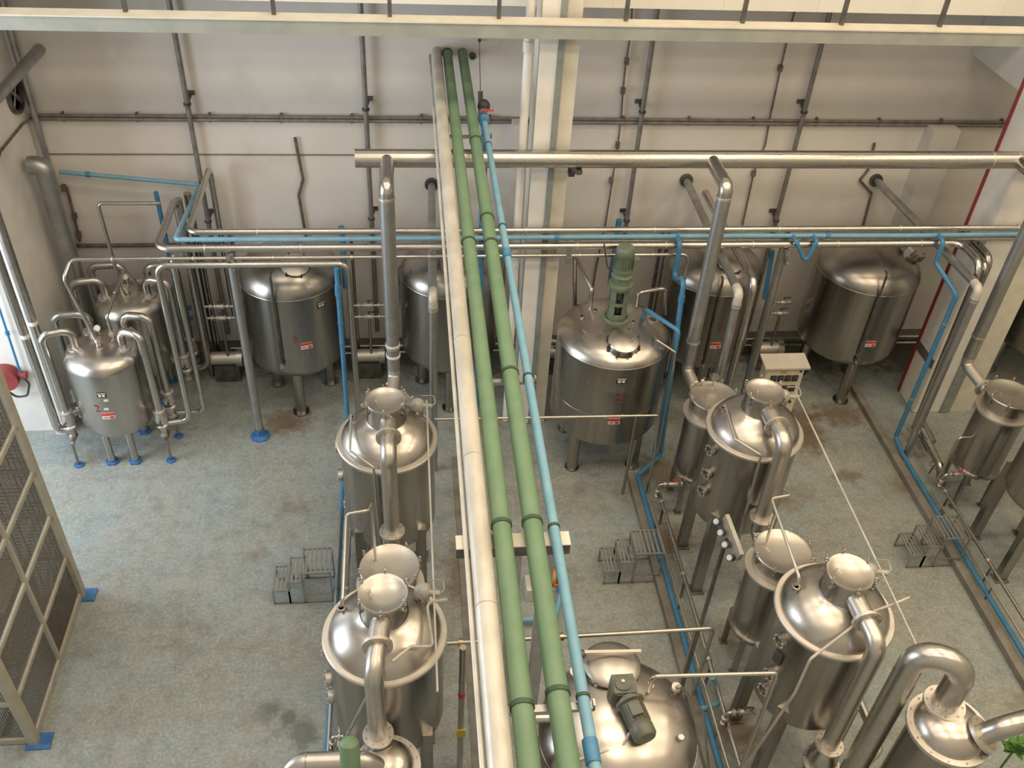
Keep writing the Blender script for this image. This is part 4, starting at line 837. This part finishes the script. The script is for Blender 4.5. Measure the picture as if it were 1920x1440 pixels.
r1 = at(1750, 463, Y=10.88); pipe('blue_riser', [(r1.x, 10.885, zbl + .02), (r1.x, 10.70, zbl + .02), (r1.x, 10.70, at(1740, 492, Y=10.70).z), (7.62, 10.25, at(1793, 553, Y=10.25).z), (7.63, 10.28, .16), (7.60, 9.9, .14), (7.64, 4.4, .14)], .034, 'pvc_blue', 'blue pipe zigzagging down past the red-edged column and along the floor', bend=.07, rings=[(3, .18, .007, .03), (3, .7, .007, .03)], ring_m='steel_ring', loc=(7.62, 10.25, 0))
g1 = at(1222, 613, Y=9.98); pipe('white_tube', [(3.30, 10.15, 2.40), (3.32, 9.96, 2.44), (3.58, 9.86, 2.3), (3.62, 9.86, .5)], .017, 'steel_lid', 'thin pale tube bending over the edge of the motor-topped mixing tank', bend=.04)
sc = at(1500, 440, Y=10.8); t = pipe('blue_drop', [at(1448, 470, Y=11.1), at(1440, 520, Y=11.1), at(1433, 560, Y=11.1)], .034, 'pvc_blue', 'short blue drop pipe behind the rack post left of the wide tank')
t = pipe('blue_loop', [(px_x(1484, 450, 10.885), 10.885, zbl + .02), (px_x(1484, 450, 10.885), 10.72, zbl + .02), at(1510, 492, Y=10.72), (px_x(1522, 450, 10.885), 10.72, zbl + .02), (px_x(1522, 450, 10.885), 10.885, zbl + .02)], .03, 'pvc_blue', 'short blue loop under the rack in front of the wide tank', bend=.04)
for px, py, lab in ((640, 425, 'short blue pipe end standing behind the rack above the tank marked 6'), (1161, 412, 'short blue pipe end standing behind the rack above the green motor')):
    a = at(px, py, Y=12.0); pipe('blue_stub', [a, V((a.x, 12.0, 2.0))], .045, 'pvc_blue', lab, 'blue pipe ends behind the rack', bend=.07)
# dark thin risers on the wall near the tank
for px, lab in ((1235, 'left one of two dark risers behind the motor-topped tank'), (1247, 'right one of two dark risers behind the motor-topped tank')):
    a = at(px, 480, Y=12.9); pipe('dark_riser', [(a.x, 12.9, a.z + .5), (a.x, 12.9, .25)], .03, 'rusty_iron', lab)

# ------------------------------------------------------------------ cross pipes at still height
y9 = 9.42; a = at(815, 786, Y=y9); b = at(1236, 779, Y=y9)
t = pipe('cross_pipe', [a, b, (b.x + .05, y9, .75), (b.x + .05, y9, .0)], .02, 'steel_lid', 'thin steel pipe crossing in front of the motor-topped mixing tank', bend=.05, rings=[(0, .25, .014, .05), (0, .83, .01, .02)], ring_m='brass')
part('stay', MB().cyl((at(1190, 800, Y=y9).x, y9, .01), (at(1190, 800, Y=y9).x, y9, b.z), .022, 12), 'steel_dull', t)
y6 = 6.0; a = at(838, 1206, Y=y6); b = at(1338, 1178, Y=y6)
t = pipe('cross_pipe', [a, b, (b.x, y6, .06)], .025, 'steel_lid', 'steel pipe crossing under the overhead pipes towards the kerb of the right-hand stills', bend=.06, rings=[(0, .05, .02, .05), (0, .42, .02, .06)], ring_m='brass')
part('stay', MB().box((at(1302, 1200, Y=y6).x, y6, b.z / 2), (.055, .05, b.z)), 'steel_dull', t)
a = at(1216, 1300, Z=2.44); y5 = a.y; b = at(1458, 1262, Y=y5)
pipe('cross_pipe', [a, V((a.x, y5, at(1225, 1268, Y=y5).z)), V((b.x, y5, b.z)), (b.x + .02, y5, .05)], .02, 'steel_lid', 'thin steel pipe leaving the geared-motor tank towards the stills on its right', bend=.05)
a = at(1265, 1300, Z=2.42); pipe('drain_tube', [a + V((0, 0, .08)), a + V((.03, 0, .12)), at(1318, 1335, Z=1.2), at(1328, 1440, Z=.1)], .018, 'steel_lid', 'thin tube sloping from the geared-motor tank down to the kerb', bend=.04)
a = at(1052, 1095, Z=1.7); b = at(1078, 1250, Z=2.42); pipe('slanting_tube', [V((a.x, a.y, 1.7)), b], .02, 'steel_lid', 'thin pale tube rising to the geared-motor tank beside the light blue pipe', rings=[(0, .1, .012, .03)], ring_m='brass')
a = at(840, 1205, Y=5.35); t = pipe('standing_pipe', [(.42, 5.35, at(843, 1215, Y=5.35).z), (.42, 5.35, 0)], .034, 'steel_lid', 'pale standing pipe with a yellow tag beside the nearer left-hand still', rings=[(0, .36, .003, .08)], ring_m='sticker_red')
p = at(845, 1370, Y=5.35); part('yellow_tag', MB().box((.42, 5.315, p.z), (.09, .02, .13)), 'yellow_tag', t, 'yellow tag')

# thin tubes over the domes and cables between the stills
def dome_tubes(xc, side):
    pipe('dome_tube', [(xc - .40, Y1 + .13, RIM + .22), (xc - .40, Y1 + .12, RIM + .30), (xc - .40, Y1 - .40, RIM + .20), (xc - .14, Y1 - .62, RIM + .14), (xc - .12, Y1 - .64, 1.3)], .014, 'steel_lid', 'thin tube stepping over the dome rim of the farther %s-hand still' % side, 'thin dome tubes', bend=.03, n=10)
    pipe('dome_tube', [(xc - .40, Y2 + .14, RIM + .22), (xc - .38, Y2 + .16, RIM + .32), (xc - .38, Y2 + 1.12, RIM + .42), (xc - .16, Y2 + 1.16, RIM + .42), (xc - .14, Y2 + 1.36, RIM + .30), (xc - .14, Y2 + 1.36, 2.02)], .016, 'steel_lid', 'thin tube rising from the dome of the nearer %s-hand still over its receiver' % side, 'thin dome tubes', bend=.04, n=10)
    pipe('cable_conduit', [(xc + .46, Y1 + .16, RIM + .42), (xc + .46, Y2 - .1, RIM + .33), (xc + .46, Y2 - .85, RIM + .30)], .010, 'lagging', 'thin pale conduit strung along the domes of the %s-hand stills' % side, 'conduits between the stills', n=8)
dome_tubes(XL, 'left'); dome_tubes(XR, 'right')
a = at(1606, 1166, Y=Y2 - .38); pipe('dome_hose', [at(1705, 1120, Z=RIM + .30), at(1672, 1134, Z=RIM + .285), at(1632, 1148, Z=RIM + .285), at(1600, 1174, Z=RIM + .285), at(1520, 1235, Z=RIM + .05), at(1490, 1300, Z=2.0), at(1395, 1440, Z=.4)], .014, 'lagging', 'pale hose slanting across the dome of the nearer right-hand still', bend=.06, n=10)
pipe('dome_hose', [at(838, 1124, Z=RIM + .40), at(800, 1130, Z=RIM + .3), at(812, 1212, Z=RIM + .25), at(770, 1212, Z=RIM + .32), at(735, 1240, Z=RIM + .32)], .014, 'lagging', 'pale hose lying on the dome of the nearer left-hand still', bend=.05, n=10)
a = at(660, 1355, Y=4.85); pipe('stay_rod', [at(688, 1305, Y=4.75), at(640, 1400, Y=4.75)], .014, 'steel_lid', 'thin slanting rod beside the gooseneck over the left condenser')

# ------------------------------------------------------------------ floor pipes, kerbs and manifolds along each still line
def still_line(dx, name, y0, y1):
    if dx > -1: k = MB().box((3.235 + dx, (y0 + y1) / 2, .055), (.12, y1 - y0, .11)); solo('floor_kerb', k, 'kerb_concrete', 'low concrete kerb along the floor beside the %s stills' % name, 'kerb', 'kerbs beside the still lines', (3.235 + dx, y0, 0))
    t = thing('floor_pipe', 'steel pipe on short stands running along the floor beside the %s stills' % name, 'pipe', (3.48 + dx, 6, 0), 'floor pipes beside the still lines')
    part('run', MB().cyl((3.48 + dx, 4.3, .35), (3.48 + dx, 9.05, .35), .026, 14), 'steel_pipe', t)
    for y in (4.8, 6.2, 7.5, 8.8): part('stand', MB().cyl((3.48 + dx, y, 0), (3.48 + dx, y, .33), .018, 10), 'steel_dull', t); part('ferrule', MB().ring((3.48 + dx, y + .1, .35), .024, .042, .03, (0, 1, 0), 16), 'steel_ring', t)
    t = thing('floor_pipe', 'thin steel pipe between the blue pipe and the thicker floor pipe of the %s stills' % name, 'pipe', (3.35 + dx, 6, 0), 'floor pipes beside the still lines')
    part('run', MB().cyl((3.37 + dx, 4.3, .30), (3.33 + dx, 9.0, .30), .018, 12), 'steel_lid', t)
    for y in (5.4, 7.2, 8.6): part('stand', MB().cyl((3.35 + dx, y, 0), (3.35 + dx, y, .29), .014, 8), 'steel_dull', t)
    for yy, lab in ((9.0, 'farther'), (Y2 + .28, 'nearer')):
        t = thing('outlet_manifold', 'outlet pipe with valves from the %s still of the %s line to the floor pipes' % (lab, name), 'valves', (3.5 + dx, yy - .75, 0), 'still outlet manifolds'); y = 7.95 if yy > 8 else Y2 + .12; z = .98 if yy > 8 else .95
        y = yy if yy > 8 else y
        x1_ = 4.06 + dx - (.50 if yy > 8 else .3)
        part('run', MB().tube([(x1_, y, z * .62), (3.42 + dx, y, z * .62), (3.42 + dx, y, .36)], .022, .05, 14), 'steel_pipe', t)
        valve(t, (3.62 + dx, y, z * .62), (1, 0, 0), .024, 'steel_ring', 'sticker_red' if yy > 8 else 'dark_steel'); 
        for f in (3.5, 3.74): part('ferrule', MB().ring((f + dx, y, z * .62), .02, .042, .025, (1, 0, 0), 16), 'steel_ring', t)
        valve(t, (3.42 + dx, y, .44), (0, 0, 1), .022, 'steel_ring', 'dark_steel', (0, -1, 0))
still_line(0, 'right-hand', 4.3, 9.75)
still_line(4.27, 'single-receiver', 4.3, 11.95)
still_line(-4.38, 'left-hand', 4.3, 9.75)
# floor gutter right of the left line
solo('floor_gutter', MB().box((.60, 7.2, .008), (.08, 6.2, .016)), 'kerb_concrete', 'long dark gutter strip in the floor right of the left-hand stills', 'gutter', None, (.58, 7.2, 0))

# blue pipe hook by the near right floor
pipe('blue_hook', [at(1313, 1330, Z=.2), at(1350, 1318, Z=.2), at(1345, 1285, Z=.3), at(1336, 1270, Z=.5)], .032, 'pvc_light_blue', 'light blue hooked pipe by the kerb next to the geared-motor tank', bend=.06)

# flow-meter board between the right stills
a = at(1360, 970, Y=7.25); b = at(1388, 1045, Y=6.75)
t = thing('meter_board', 'narrow slanting board with round dials between the right-hand stills', 'gauge board', (3.78, 7.0, 0))
d = (b - a).normalized(); part('board', MB().bar(a, b, .05, .16, (0, 0, 1)), 'cabinet_grey', t)
for f in (.02, .3, .6, .92):
    p = a.lerp(b, f) + V((-.07, 0, -.06)); g = part('dial', MB().cyl(p, p + V((-.05, -.03, .04)), .045, 20), 'dark_steel', t); part('dial_glass', MB().cyl(p + V((-.05, -.03, .04)), p + V((-.055, -.033, .045)), .034, 18), 'steel_lid', g)
part('post', MB().bar((a.x - .04, (a.y + b.y) / 2, .005), (a.x - .04, (a.y + b.y) / 2, a.z - .2), .04, .04), 'steel_dull', t)

# gauge on rear receiver
for px, py, h in ((1340, 697, .16), (1305, 705, .10), (1317, 705, .12)):
    a = at(px, py + 12, Y=9.48); t = thing('pressure_gauge', 'round pressure gauge on the receiver below the drop pipe' if h == .16 else 'small brass fitting standing on the receiver below the drop pipe', 'gauge', (a.x, a.y, 1.9), None if h == .16 else 'fittings on the rear receiver')
    part('stem', MB().cyl((a.x, a.y, 1.9), (a.x, a.y, 1.98 + h), .012, 8), 'brass', t)
    if h == .16: part('face', MB().cyl((a.x, a.y + .015, 2.16), (a.x, a.y - .02, 2.17), .055, 20), 'steel_lid', t)
    else: part('cap', MB().sphere((a.x, a.y, 1.98 + h), .028, 12, 8), 'steel_ring', t)

for x, y, r, lab in ((8.02, 10.42, .045, 'steel standing pipe just right of the zigzag blue pipe'), (8.16, 10.6, .06, 'wider standing pipe tucked behind the pipes in front of the red-edged column')):
    pipe('standing_pipe', [(x, 11.3, zb_ - .12), (x, y, zb_ - .12), (x, y, .25), (x, y - .5, .2)], r, 'steel_dull', lab, 'standing pipes by the red-edged column', bend=.14, n=18)
t = thing('low_pipes', 'elbowed steel pipe lying low between the zigzag blue pipe and the right-hand receiver', 'pipe', (8.0, 9.6, 0))
part('run', MB().tube([at(1728, 806, Z=.5), at(1752, 854, Z=.45), at(1764, 876, Z=.45), at(1762, 904, Z=.12)], .06, .08, 18), 'steel_pipe', t); part('foot', MB().cyl(at(1762, 909, Z=.0), at(1762, 909, Z=.0) + V((0, 0, .14)), .075, 18), 'steel_dull', t)
part('wheel', MB().torus(at(1752, 872, Z=.62), .06, .01, (0, -.5, 1)), 'dark_steel', t); part('wheel_stem', MB().cyl(at(1752, 872, Z=.62), at(1752, 872, Z=.62) - V((0, -.03, .2)), .012, 8), 'dark_steel', t)
a = at(1843, 772, Y=9.15); pipe('side_tube', [(8.05, 9.1, 1.25), (7.72, 9.1, 1.25), (7.70, 9.1, .3)], .02, 'steel_lid', 'thin tube bending down from the right-hand receiver', bend=.05)
# small stands with blue feet under the small tank valves
for x, y, z in ((-4.93, 10.38, .42), (-3.62, 10.42, .42), (-3.60, 10.95, .30)):
    t = thing('pipe_stand', 'thin stand on the wall side of the small tank marked 2' if x < -4 else 'thin stand on the aisle side of the tank marked 2, in front' if y < 10.6 else 'thin stand on the aisle side of the tank marked 2, behind', 'stand', (x, y, 0), 'pipe stands by the small tanks'); part('post', MB().cyl((x, y, .01), (x, y, z), .022, 12), 'steel_dull', t); part('foot', MB().cyl((x, y, 0), (x, y, .025), .07, 8), 'blue_shoe', t); part('saddle', MB().bar((x, y, z), (x, y + .22, z), .05, .03), 'steel_dull', t)

# ------------------------------------------------------------------ pipes and brackets on the back wall
def wall_pipe(p0, p1, r, m, label, brackets=(), zend=1.2, side=1, ztop=None):
    a = at(*p0, Y=WY - .12); b = at(*p1, Y=WY - .12); x = (a.x + b.x) / 2; t = thing('wall_pipe', label, 'pipe', (x, WY - .12, zend), 'vertical pipes on the back wall')
    part('run', MB().cyl((x, WY - .12, zend), (x, WY - .12, ztop or 11.55), r, 16), m, t)
    for py in brackets:
        z = at((p0[0] + p1[0]) / 2, py, Y=WY - .12).z
        part('bracket', MB().bar((x, WY - .12, z), (x + side * .04, WY - .02, z + .10), .035, .035).box((x + side * .04, WY - .012, z + .12), (.13, .024, .06)).ring((x, WY - .12, z), r * .9, r + .018, .03, (0, 0, 1), 14), 'dark_steel', t)
wall_pipe((313, 3), (395, 422), .036, 'iron_pipe', 'dark iron pipe on the wall above the left end of the rack', (195, 415), .5)
wall_pipe((675, 13), (698, 423), .036, 'iron_pipe', 'dark iron pipe on the wall behind the end of the exhaust header', (205, 410), .5)
wall_pipe((1226, 67), (1173, 422), .036, 'iron_pipe', 'dark iron pipe on the wall right of the middle column', (210, 413), .5, -1)
wall_pipe((1546, 70), (1452, 418), .036, 'iron_pipe', 'dark iron pipe on the wall above the wide steel tank', (210, 413), .5, -1)
wall_pipe((17, 47), (93, 317), .045, 'galvanised', 'grey pipe running up the left corner of the back wall', (), 2.1)
def conduit(pts, r, m, label, boxes=()):
    q = [at(x, y, Y=WY - .04) for x, y in pts]; t = thing('wall_conduit', label, 'conduit', q[-1], 'thin conduits on the back wall'); part('run', MB().tube(q, r, .03, 10), m, t)
    for bx in boxes: c = at(*bx, Y=WY - .05); part('clip', MB().box(c, (.06, .06, .09)), m, t)
conduit([(1186, 0), (1182, 67), (1173, 120), (1168, 170), (1164, 225), (1158, 275), (1135, 422), (1118, 500), (1108, 560)], .014, 'rusty_iron', 'thin wavy conduit just right of the middle column', ((1175, 115), (1168, 170), (1158, 272), (1146, 338)))
conduit([(1490, 20), (1478, 67), (1463, 130), (1445, 215), (1435, 270), (1413, 325), (1392, 422)], .014, 'rusty_iron', 'thin wavy conduit above the vent pipe of the tank marked 4', ((1463, 128), (1413, 325)))
conduit([(553, 258), (561, 300), (568, 336)], .022, 'rusty_iron', 'upper piece of a broken iron pipe on the wall above the tank marked 6')
conduit([(568, 336), (560, 366), (571, 430), (575, 450)], .022, 'rusty_iron', 'bent lower piece of a broken iron pipe on the wall above the tank marked 6')
conduit([(1640, 268), (1628, 318), (1612, 338), (1634, 362), (1618, 425)], .02, 'rusty_iron', 'small bent iron pipe on the wall above the wide steel tank')
conduit([(100, 335), (118, 400), (132, 455)], .014, 'rusty_iron', 'thin conduit in the left wall corner'); conduit([(125, 350), (138, 400), (150, 452)], .02, 'rusty_iron', 'thicker conduit beside the thin one in the left wall corner', ((120, 352), (140, 405), (148, 440)))
# cable rail along the wall
a = at(70, 214, Y=WY - .05); b = at(1890, 233, Y=WY - .05); zr = at(960, 226, Y=WY - .05).z
t = thing('cable_rail', 'dark double cable rail running the length of the back wall', 'rail', (a.x, WY - .05, zr))
part('lower_rail', MB().cyl((-5.25, WY - .05, zr - .022), (14.8, WY - .05, zr - .022), .028, 10), 'iron_pipe', t); part('upper_rail', MB().cyl((-5.25, WY - .05, zr + .03), (14.8, WY - .05, zr + .03), .02, 10), 'iron_pipe', t)
for k in range(20): part('clip', MB().box((-4.8 + k * 1.0, WY - .04, zr + .01), (.03, .06, .13)), 'rusty_iron', t)
z2 = at(400, 290, Y=WY - .02).z; solo('wall_wire', MB().cyl((-5.2, WY - .015, z2), (-.7, WY - .015, z2), .008, 8), 'rusty_iron', 'thin straight wire along the wall below the cable rail', 'wire', None, (-5.2, WY - .015, z2))
z3 = at(220, 460, Y=WY - .04).z; solo('wall_wire', MB().cyl((-5.2, WY - .04, z3), (-2.8, WY - .04, z3), .03, 10), 'rusty_iron', 'rusty pipe low along the wall behind the small tanks', 'pipe', None, (-5.2, WY - .04, z3))
c = at(65, 214, Y=WY - .05); d = at(0, 285, X=-5.27); conduit_ = solo('corner_cable', MB().tube([(-5.2, WY - .06, zr), at(43, 232, X=-5.26), d, d + V((0, -1.2, -.5))], .018, .05, 10), 'rusty_iron', 'dark cable leaving the wall rail along the left wall', 'cable', None, d)
# things on the white left pillar
h = at(18, 706, Y=11.1); t = thing('fire_hose_reel', 'red hose reel with a dark hose loop on the white left pillar', 'hose reel', h)
part('drum', MB().cyl(h + V((-.05, .06, 0)), h + V((-.05, -.10, 0)), .19, 32), 'red_paint', t); part('hub', MB().cyl(h + V((.1, .0, .02)), h + V((.24, .0, .02)), .06, 18), 'red_paint', t); part('hose', MB().tube([h + V((.2, -.04, .02)), h + V((.26, -.05, -.1)), h + V((.18, -.06, -.32)), h + V((.02, -.06, -.34)), h + V((-.06, -.08, -.2))], .016, .08, 10), 'rubber', t)
bl0 = at(0, 575, Y=11.1); bl1 = at(38, 698, Y=11.1); pipe('thin_blue_pipe', [bl0 + V((-.0, 0, .6)), bl1 + V((0, 0, .0)), bl1 + V((.02, -.05, -.1))], .016, 'pvc_blue', 'thin blue pipe on the white left pillar above the hose reel', rings=[(0, .6, .014, .05)])

# ------------------------------------------------------------------ wire cage at the left edge
t = thing('wire_cage', 'cream steel hoist cage with wire mesh sides at the aisle', 'cage', (-5.2, 6.95, 0))
CX0, CX1, CY0, CY1, CH = -6.1, -4.3, 5.95, 7.97, 4.45
for x in (CX0, CX1):
    for y in (CY0, 6.97, CY1):
        if x == CX0 and y == 6.97: continue
        w = .10 if y != 6.97 else .05
        q = part('post', MB().box((x, y, CH / 2 + .01), (w, w, CH)), 'cage_paint', t)
        if y != 6.97: part('base_plate', MB().box((x + .05, y, .01), (.26, .2, .02)), 'blue_shoe', q)
for z in (.06, .78, 1.52, 2.25, 2.95, 3.7, CH - .02):
    part('rail', MB().box((CX1, 6.96, z), (.045, 1.93, .055 if z > .1 else .09)), 'cage_paint', t); part('rail', MB().box(((CX0 + CX1) / 2, CY0, z), (1.72, .045, .055 if z > .1 else .09)), 'cage_paint', t)
    part('rail', MB().box((CX0, 6.96, z), (.045, 1.93, .055)), 'cage_paint', t); part('rail', MB().box(((CX0 + CX1) / 2, CY1, z), (1.72, .045, .055)), 'cage_paint', t)
def mesh_panel(p, u, lu, lv, s=.026, r=.0032):
    mb = MB(); u = V(u); n = int(lu / s); m = int(lv / s)
    for i in range(n): q = p + u * (i + .5) * s; mb.bar(q, q + V((0, 0, lv)), r * 2, r * 2)
    for j in range(m): q = p + V((0, 0, (j + .5) * s)); mb.bar(q, q + u * lu, r * 2, r * 2)
    return mb
part('wire_mesh', mesh_panel(V((CX1 - .01, CY0 + .05, .1)), (0, 1, 0), 1.92, CH - .15), 'mesh_wire', t, kind='stuff'); part('wire_mesh', mesh_panel(V((CX0 + .05, CY0 + .01, .1)), (1, 0, 0), 1.7, CH - .15), 'mesh_wire', t, kind='stuff'); part('wire_mesh', mesh_panel(V((CX0 + .05, CY1 - .01, .1)), (1, 0, 0), 1.7, CH - .15, .06), 'mesh_wire', t, kind='stuff')
part('floor_frame', MB().box((-5.2, 6.96, .03), (.07, 1.9, .05)).box((-4.7, 6.96, .03), (.07, 1.9, .05)), 'rusty_iron', t)
t = thing('ochre_crate', 'ochre panel-sided crate standing inside the wire cage', 'crate', (-5.2, 7.3, .06)); part('box', MB().box((-5.2, 7.35, .56), (1.1, .8, .9)), 'crate_ochre', t)
for x in (-5.7, -5.2, -4.7): part('batten', MB().box((x, 6.94, .56), (.07, .03, .9)), 'crate_ochre', t)
part('pallet', MB().box((-5.2, 7.35, .085), (1.15, .85, .05)), 'kerb_concrete', t)

# ------------------------------------------------------------------ step stools
def stool(x0, y, label):
    """three-step steel stool rising in +x; x0 = low end at the aisle"""
    t = thing('step_stool', label, 'step stool', (x0, y, 0), 'slatted step stools'); D = .40
    steps = ((0, .20, .26), (.20, .40, .42), (.38, .74, .58))
    for i, (a, b, z) in enumerate(steps):
        y0 = y - .06 - (.0 if i < 2 else .0); y1 = y0 + D
        f = MB()
        for yy in (y0, y1): f.bar((x0 + a, yy, z), (x0 + b, yy, z), .022, .022)
        for xx in (x0 + a, x0 + b): f.bar((xx, y0, z), (xx, y1, z), .022, .022)
        part('tread_frame', f, 'galvanised', t)
        n = 4 if i < 2 else 6
        for k in range(1, n): xx = x0 + a + (b - a) * k / n; part('slat', MB().box((xx, (y0 + y1) / 2, z), (.028, D - .02, .012)), 'galvanised', t)
        for xx in (x0 + a, x0 + b):
            for yy in (y0, y1): part('leg', MB().bar((xx, yy, .0), (xx, yy, z), .02, .02), 'galvanised', t)
    for yy in (y - .06, y - .06 + D): part('base_rail', MB().bar((x0, yy, .015), (x0 + .74, yy, .015), .02, .02), 'galvanised', t); part('mid_rail', MB().bar((x0 + .38, yy, .16), (x0 + .74, yy, .16), .016, .016), 'galvanised', t)
    return t
stool(-1.84, 7.76, 'slatted steel step stool standing left of the left-hand stills')
stool(2.48, 7.84, 'slatted steel step stool at the kerb between the overhead pipes and the right-hand stills')
stool(6.78, 7.88, 'slatted steel step stool bridging the kerb by the single-receiver still')

# ------------------------------------------------------------------ control cabinet
t = thing('control_cabinet', 'cream control cabinet with a pitched roof and eight square meters', 'cabinet', (5.3, 10.1, 0))
y0 = 9.95; tl = at(1437, 689, Y=y0); tr = at(1517, 687, Y=y0); zt = (tl.z + tr.z) / 2; xl, xr = tl.x + .02, tr.x - .05
part('body', MB().box(((xl + xr) / 2, y0 + .1, (zt + .55) / 2), (xr - xl, .2, zt - .55)), 'cabinet_cream', t)
part('roof', MB().add([(xl - .05, y0 - .06, zt - .01), (xr + .05, y0 - .06, zt - .01), (xr + .05, y0 + .24, zt + .03), (xl - .05, y0 + .24, zt + .03), (xl - .05, y0 - .06, zt + .02), (xr + .05, y0 - .06, zt + .02), (xr + .05, y0 + .24, zt + .06), (xl - .05, y0 + .24, zt + .06)], [(3, 2, 1, 0), (4, 5, 6, 7), (0, 1, 5, 4), (1, 2, 6, 5), (2, 3, 7, 6), (3, 0, 4, 7)]), 'cabinet_grey', t, 'sloping grey roof')
dr = part('door', MB().box(((xl + xr) / 2, y0 - .008, (zt + .55) / 2 - .02), (xr - xl - .03, .016, zt - .62)), 'cabinet_cream', t)
for j in range(2):
    for i in range(4):
        x = xl + .12 + (xr - xl - .24) * i / 3; z = zt - .19 - j * .19
        m_ = part('meter', MB().box((x, y0 - .025, z), (.085, .02, .10)), 'black_plastic', dr, 'black square meter'); part('meter_face', MB().box((x, y0 - .037, z + .02), (.065, .006, .05)), 'glass_dark', m_)
part('orange_label', MB().box((xl + (xr - xl) * .45, y0 - .02, zt - .085), (.09, .006, .03)), 'orange', dr, 'small orange label')
part('lock', MB().cyl((xr - .06, y0 - .01, zt - .07), (xr - .06, y0 - .035, zt - .07), .014, 12), 'black_plastic', dr)
for k in range(3): part('switch_knob', MB().cyl((xr - .30 + .1 * k, y0 - .01, zt - .62), (xr - .30 + .1 * k, y0 - .05, zt - .62), .024, 14), 'black_plastic', dr)
for x in (xl + .05, xr - .05):
    for y in (y0 + .03, y0 + .17): part('leg', MB().box((x, y, .28), (.045, .045, .56)), 'dark_steel', t)
# ------------------------------------------------------------------ floor pump under the overhead pipes
a = at(1025, 1095, Z=.5); t = thing('floor_pump', 'orange floor pump with blue pipes and a red handle under the overhead pipes', 'pump', (a.x, a.y, 0))
part('motor', MB().cyl((a.x - .12, a.y + .25, .32), (a.x + .16, a.y + .25, .32), .11, 24), 'orange', t, 'orange motor'); part('casing', MB().cyl((a.x + .16, a.y + .25, .32), (a.x + .26, a.y + .25, .32), .14, 24), 'black_plastic', t); part('base', MB().box((a.x + .03, a.y + .25, .11), (.5, .26, .22)), 'cream_paint', t)
part('blue_pipe', MB().tube([(a.x + .2, a.y + .2, .3), (a.x + .2, a.y - .02, .3), (a.x + .1, a.y - .25, .12), (a.x - .35, a.y - .25, .12)], .04, .07, 16), 'pvc_light_blue', t); part('valve', MB().sphere((a.x + .2, a.y + .05, .3), .06, 16, 10), 'pvc_blue', t); part('red_handle', MB().cyl((a.x + .2, a.y + .04, .3), (a.x + .2, a.y + .0, .45), .012, 8).box((a.x + .17, a.y + .0, .46), (.14, .035, .025)), 'sticker_red', t)
# plant cuttings at the bottom right corner
a = at(1912, 1392, Z=1.2); t = thing('leafy_plant', 'small green leafy plant beside the tall flanged condenser', 'plant', (a.x, a.y, 0)); part('stem', MB().cyl((a.x, a.y, 0), (a.x, a.y, 1.15), .012, 8), 'leaf', t)
random.seed(4)
for k in range(16):
    an = random.uniform(0, 6.28); el = random.uniform(-.1, .6); d = V((math.cos(an), math.sin(an), el)).normalized(); s = d.cross(V((0, 0, 1))).normalized(); b = V((a.x, a.y, random.uniform(.9, 1.2))); L = random.uniform(.12, .2)
    up = s.cross(d); part('leaf', MB().add([b, b + d * L * .3 + s * L * .22 + up * .012, b + d * L * .7 + s * L * .2 + up * .01, b + d * L, b + d * L * .7 - s * L * .2 + up * .01, b + d * L * .3 - s * L * .22 + up * .012, b + d * L * .5 - up * .005], [(0, 1, 6), (1, 2, 6), (2, 3, 6), (3, 4, 6), (4, 5, 6), (5, 0, 6)]), 'leaf', t)
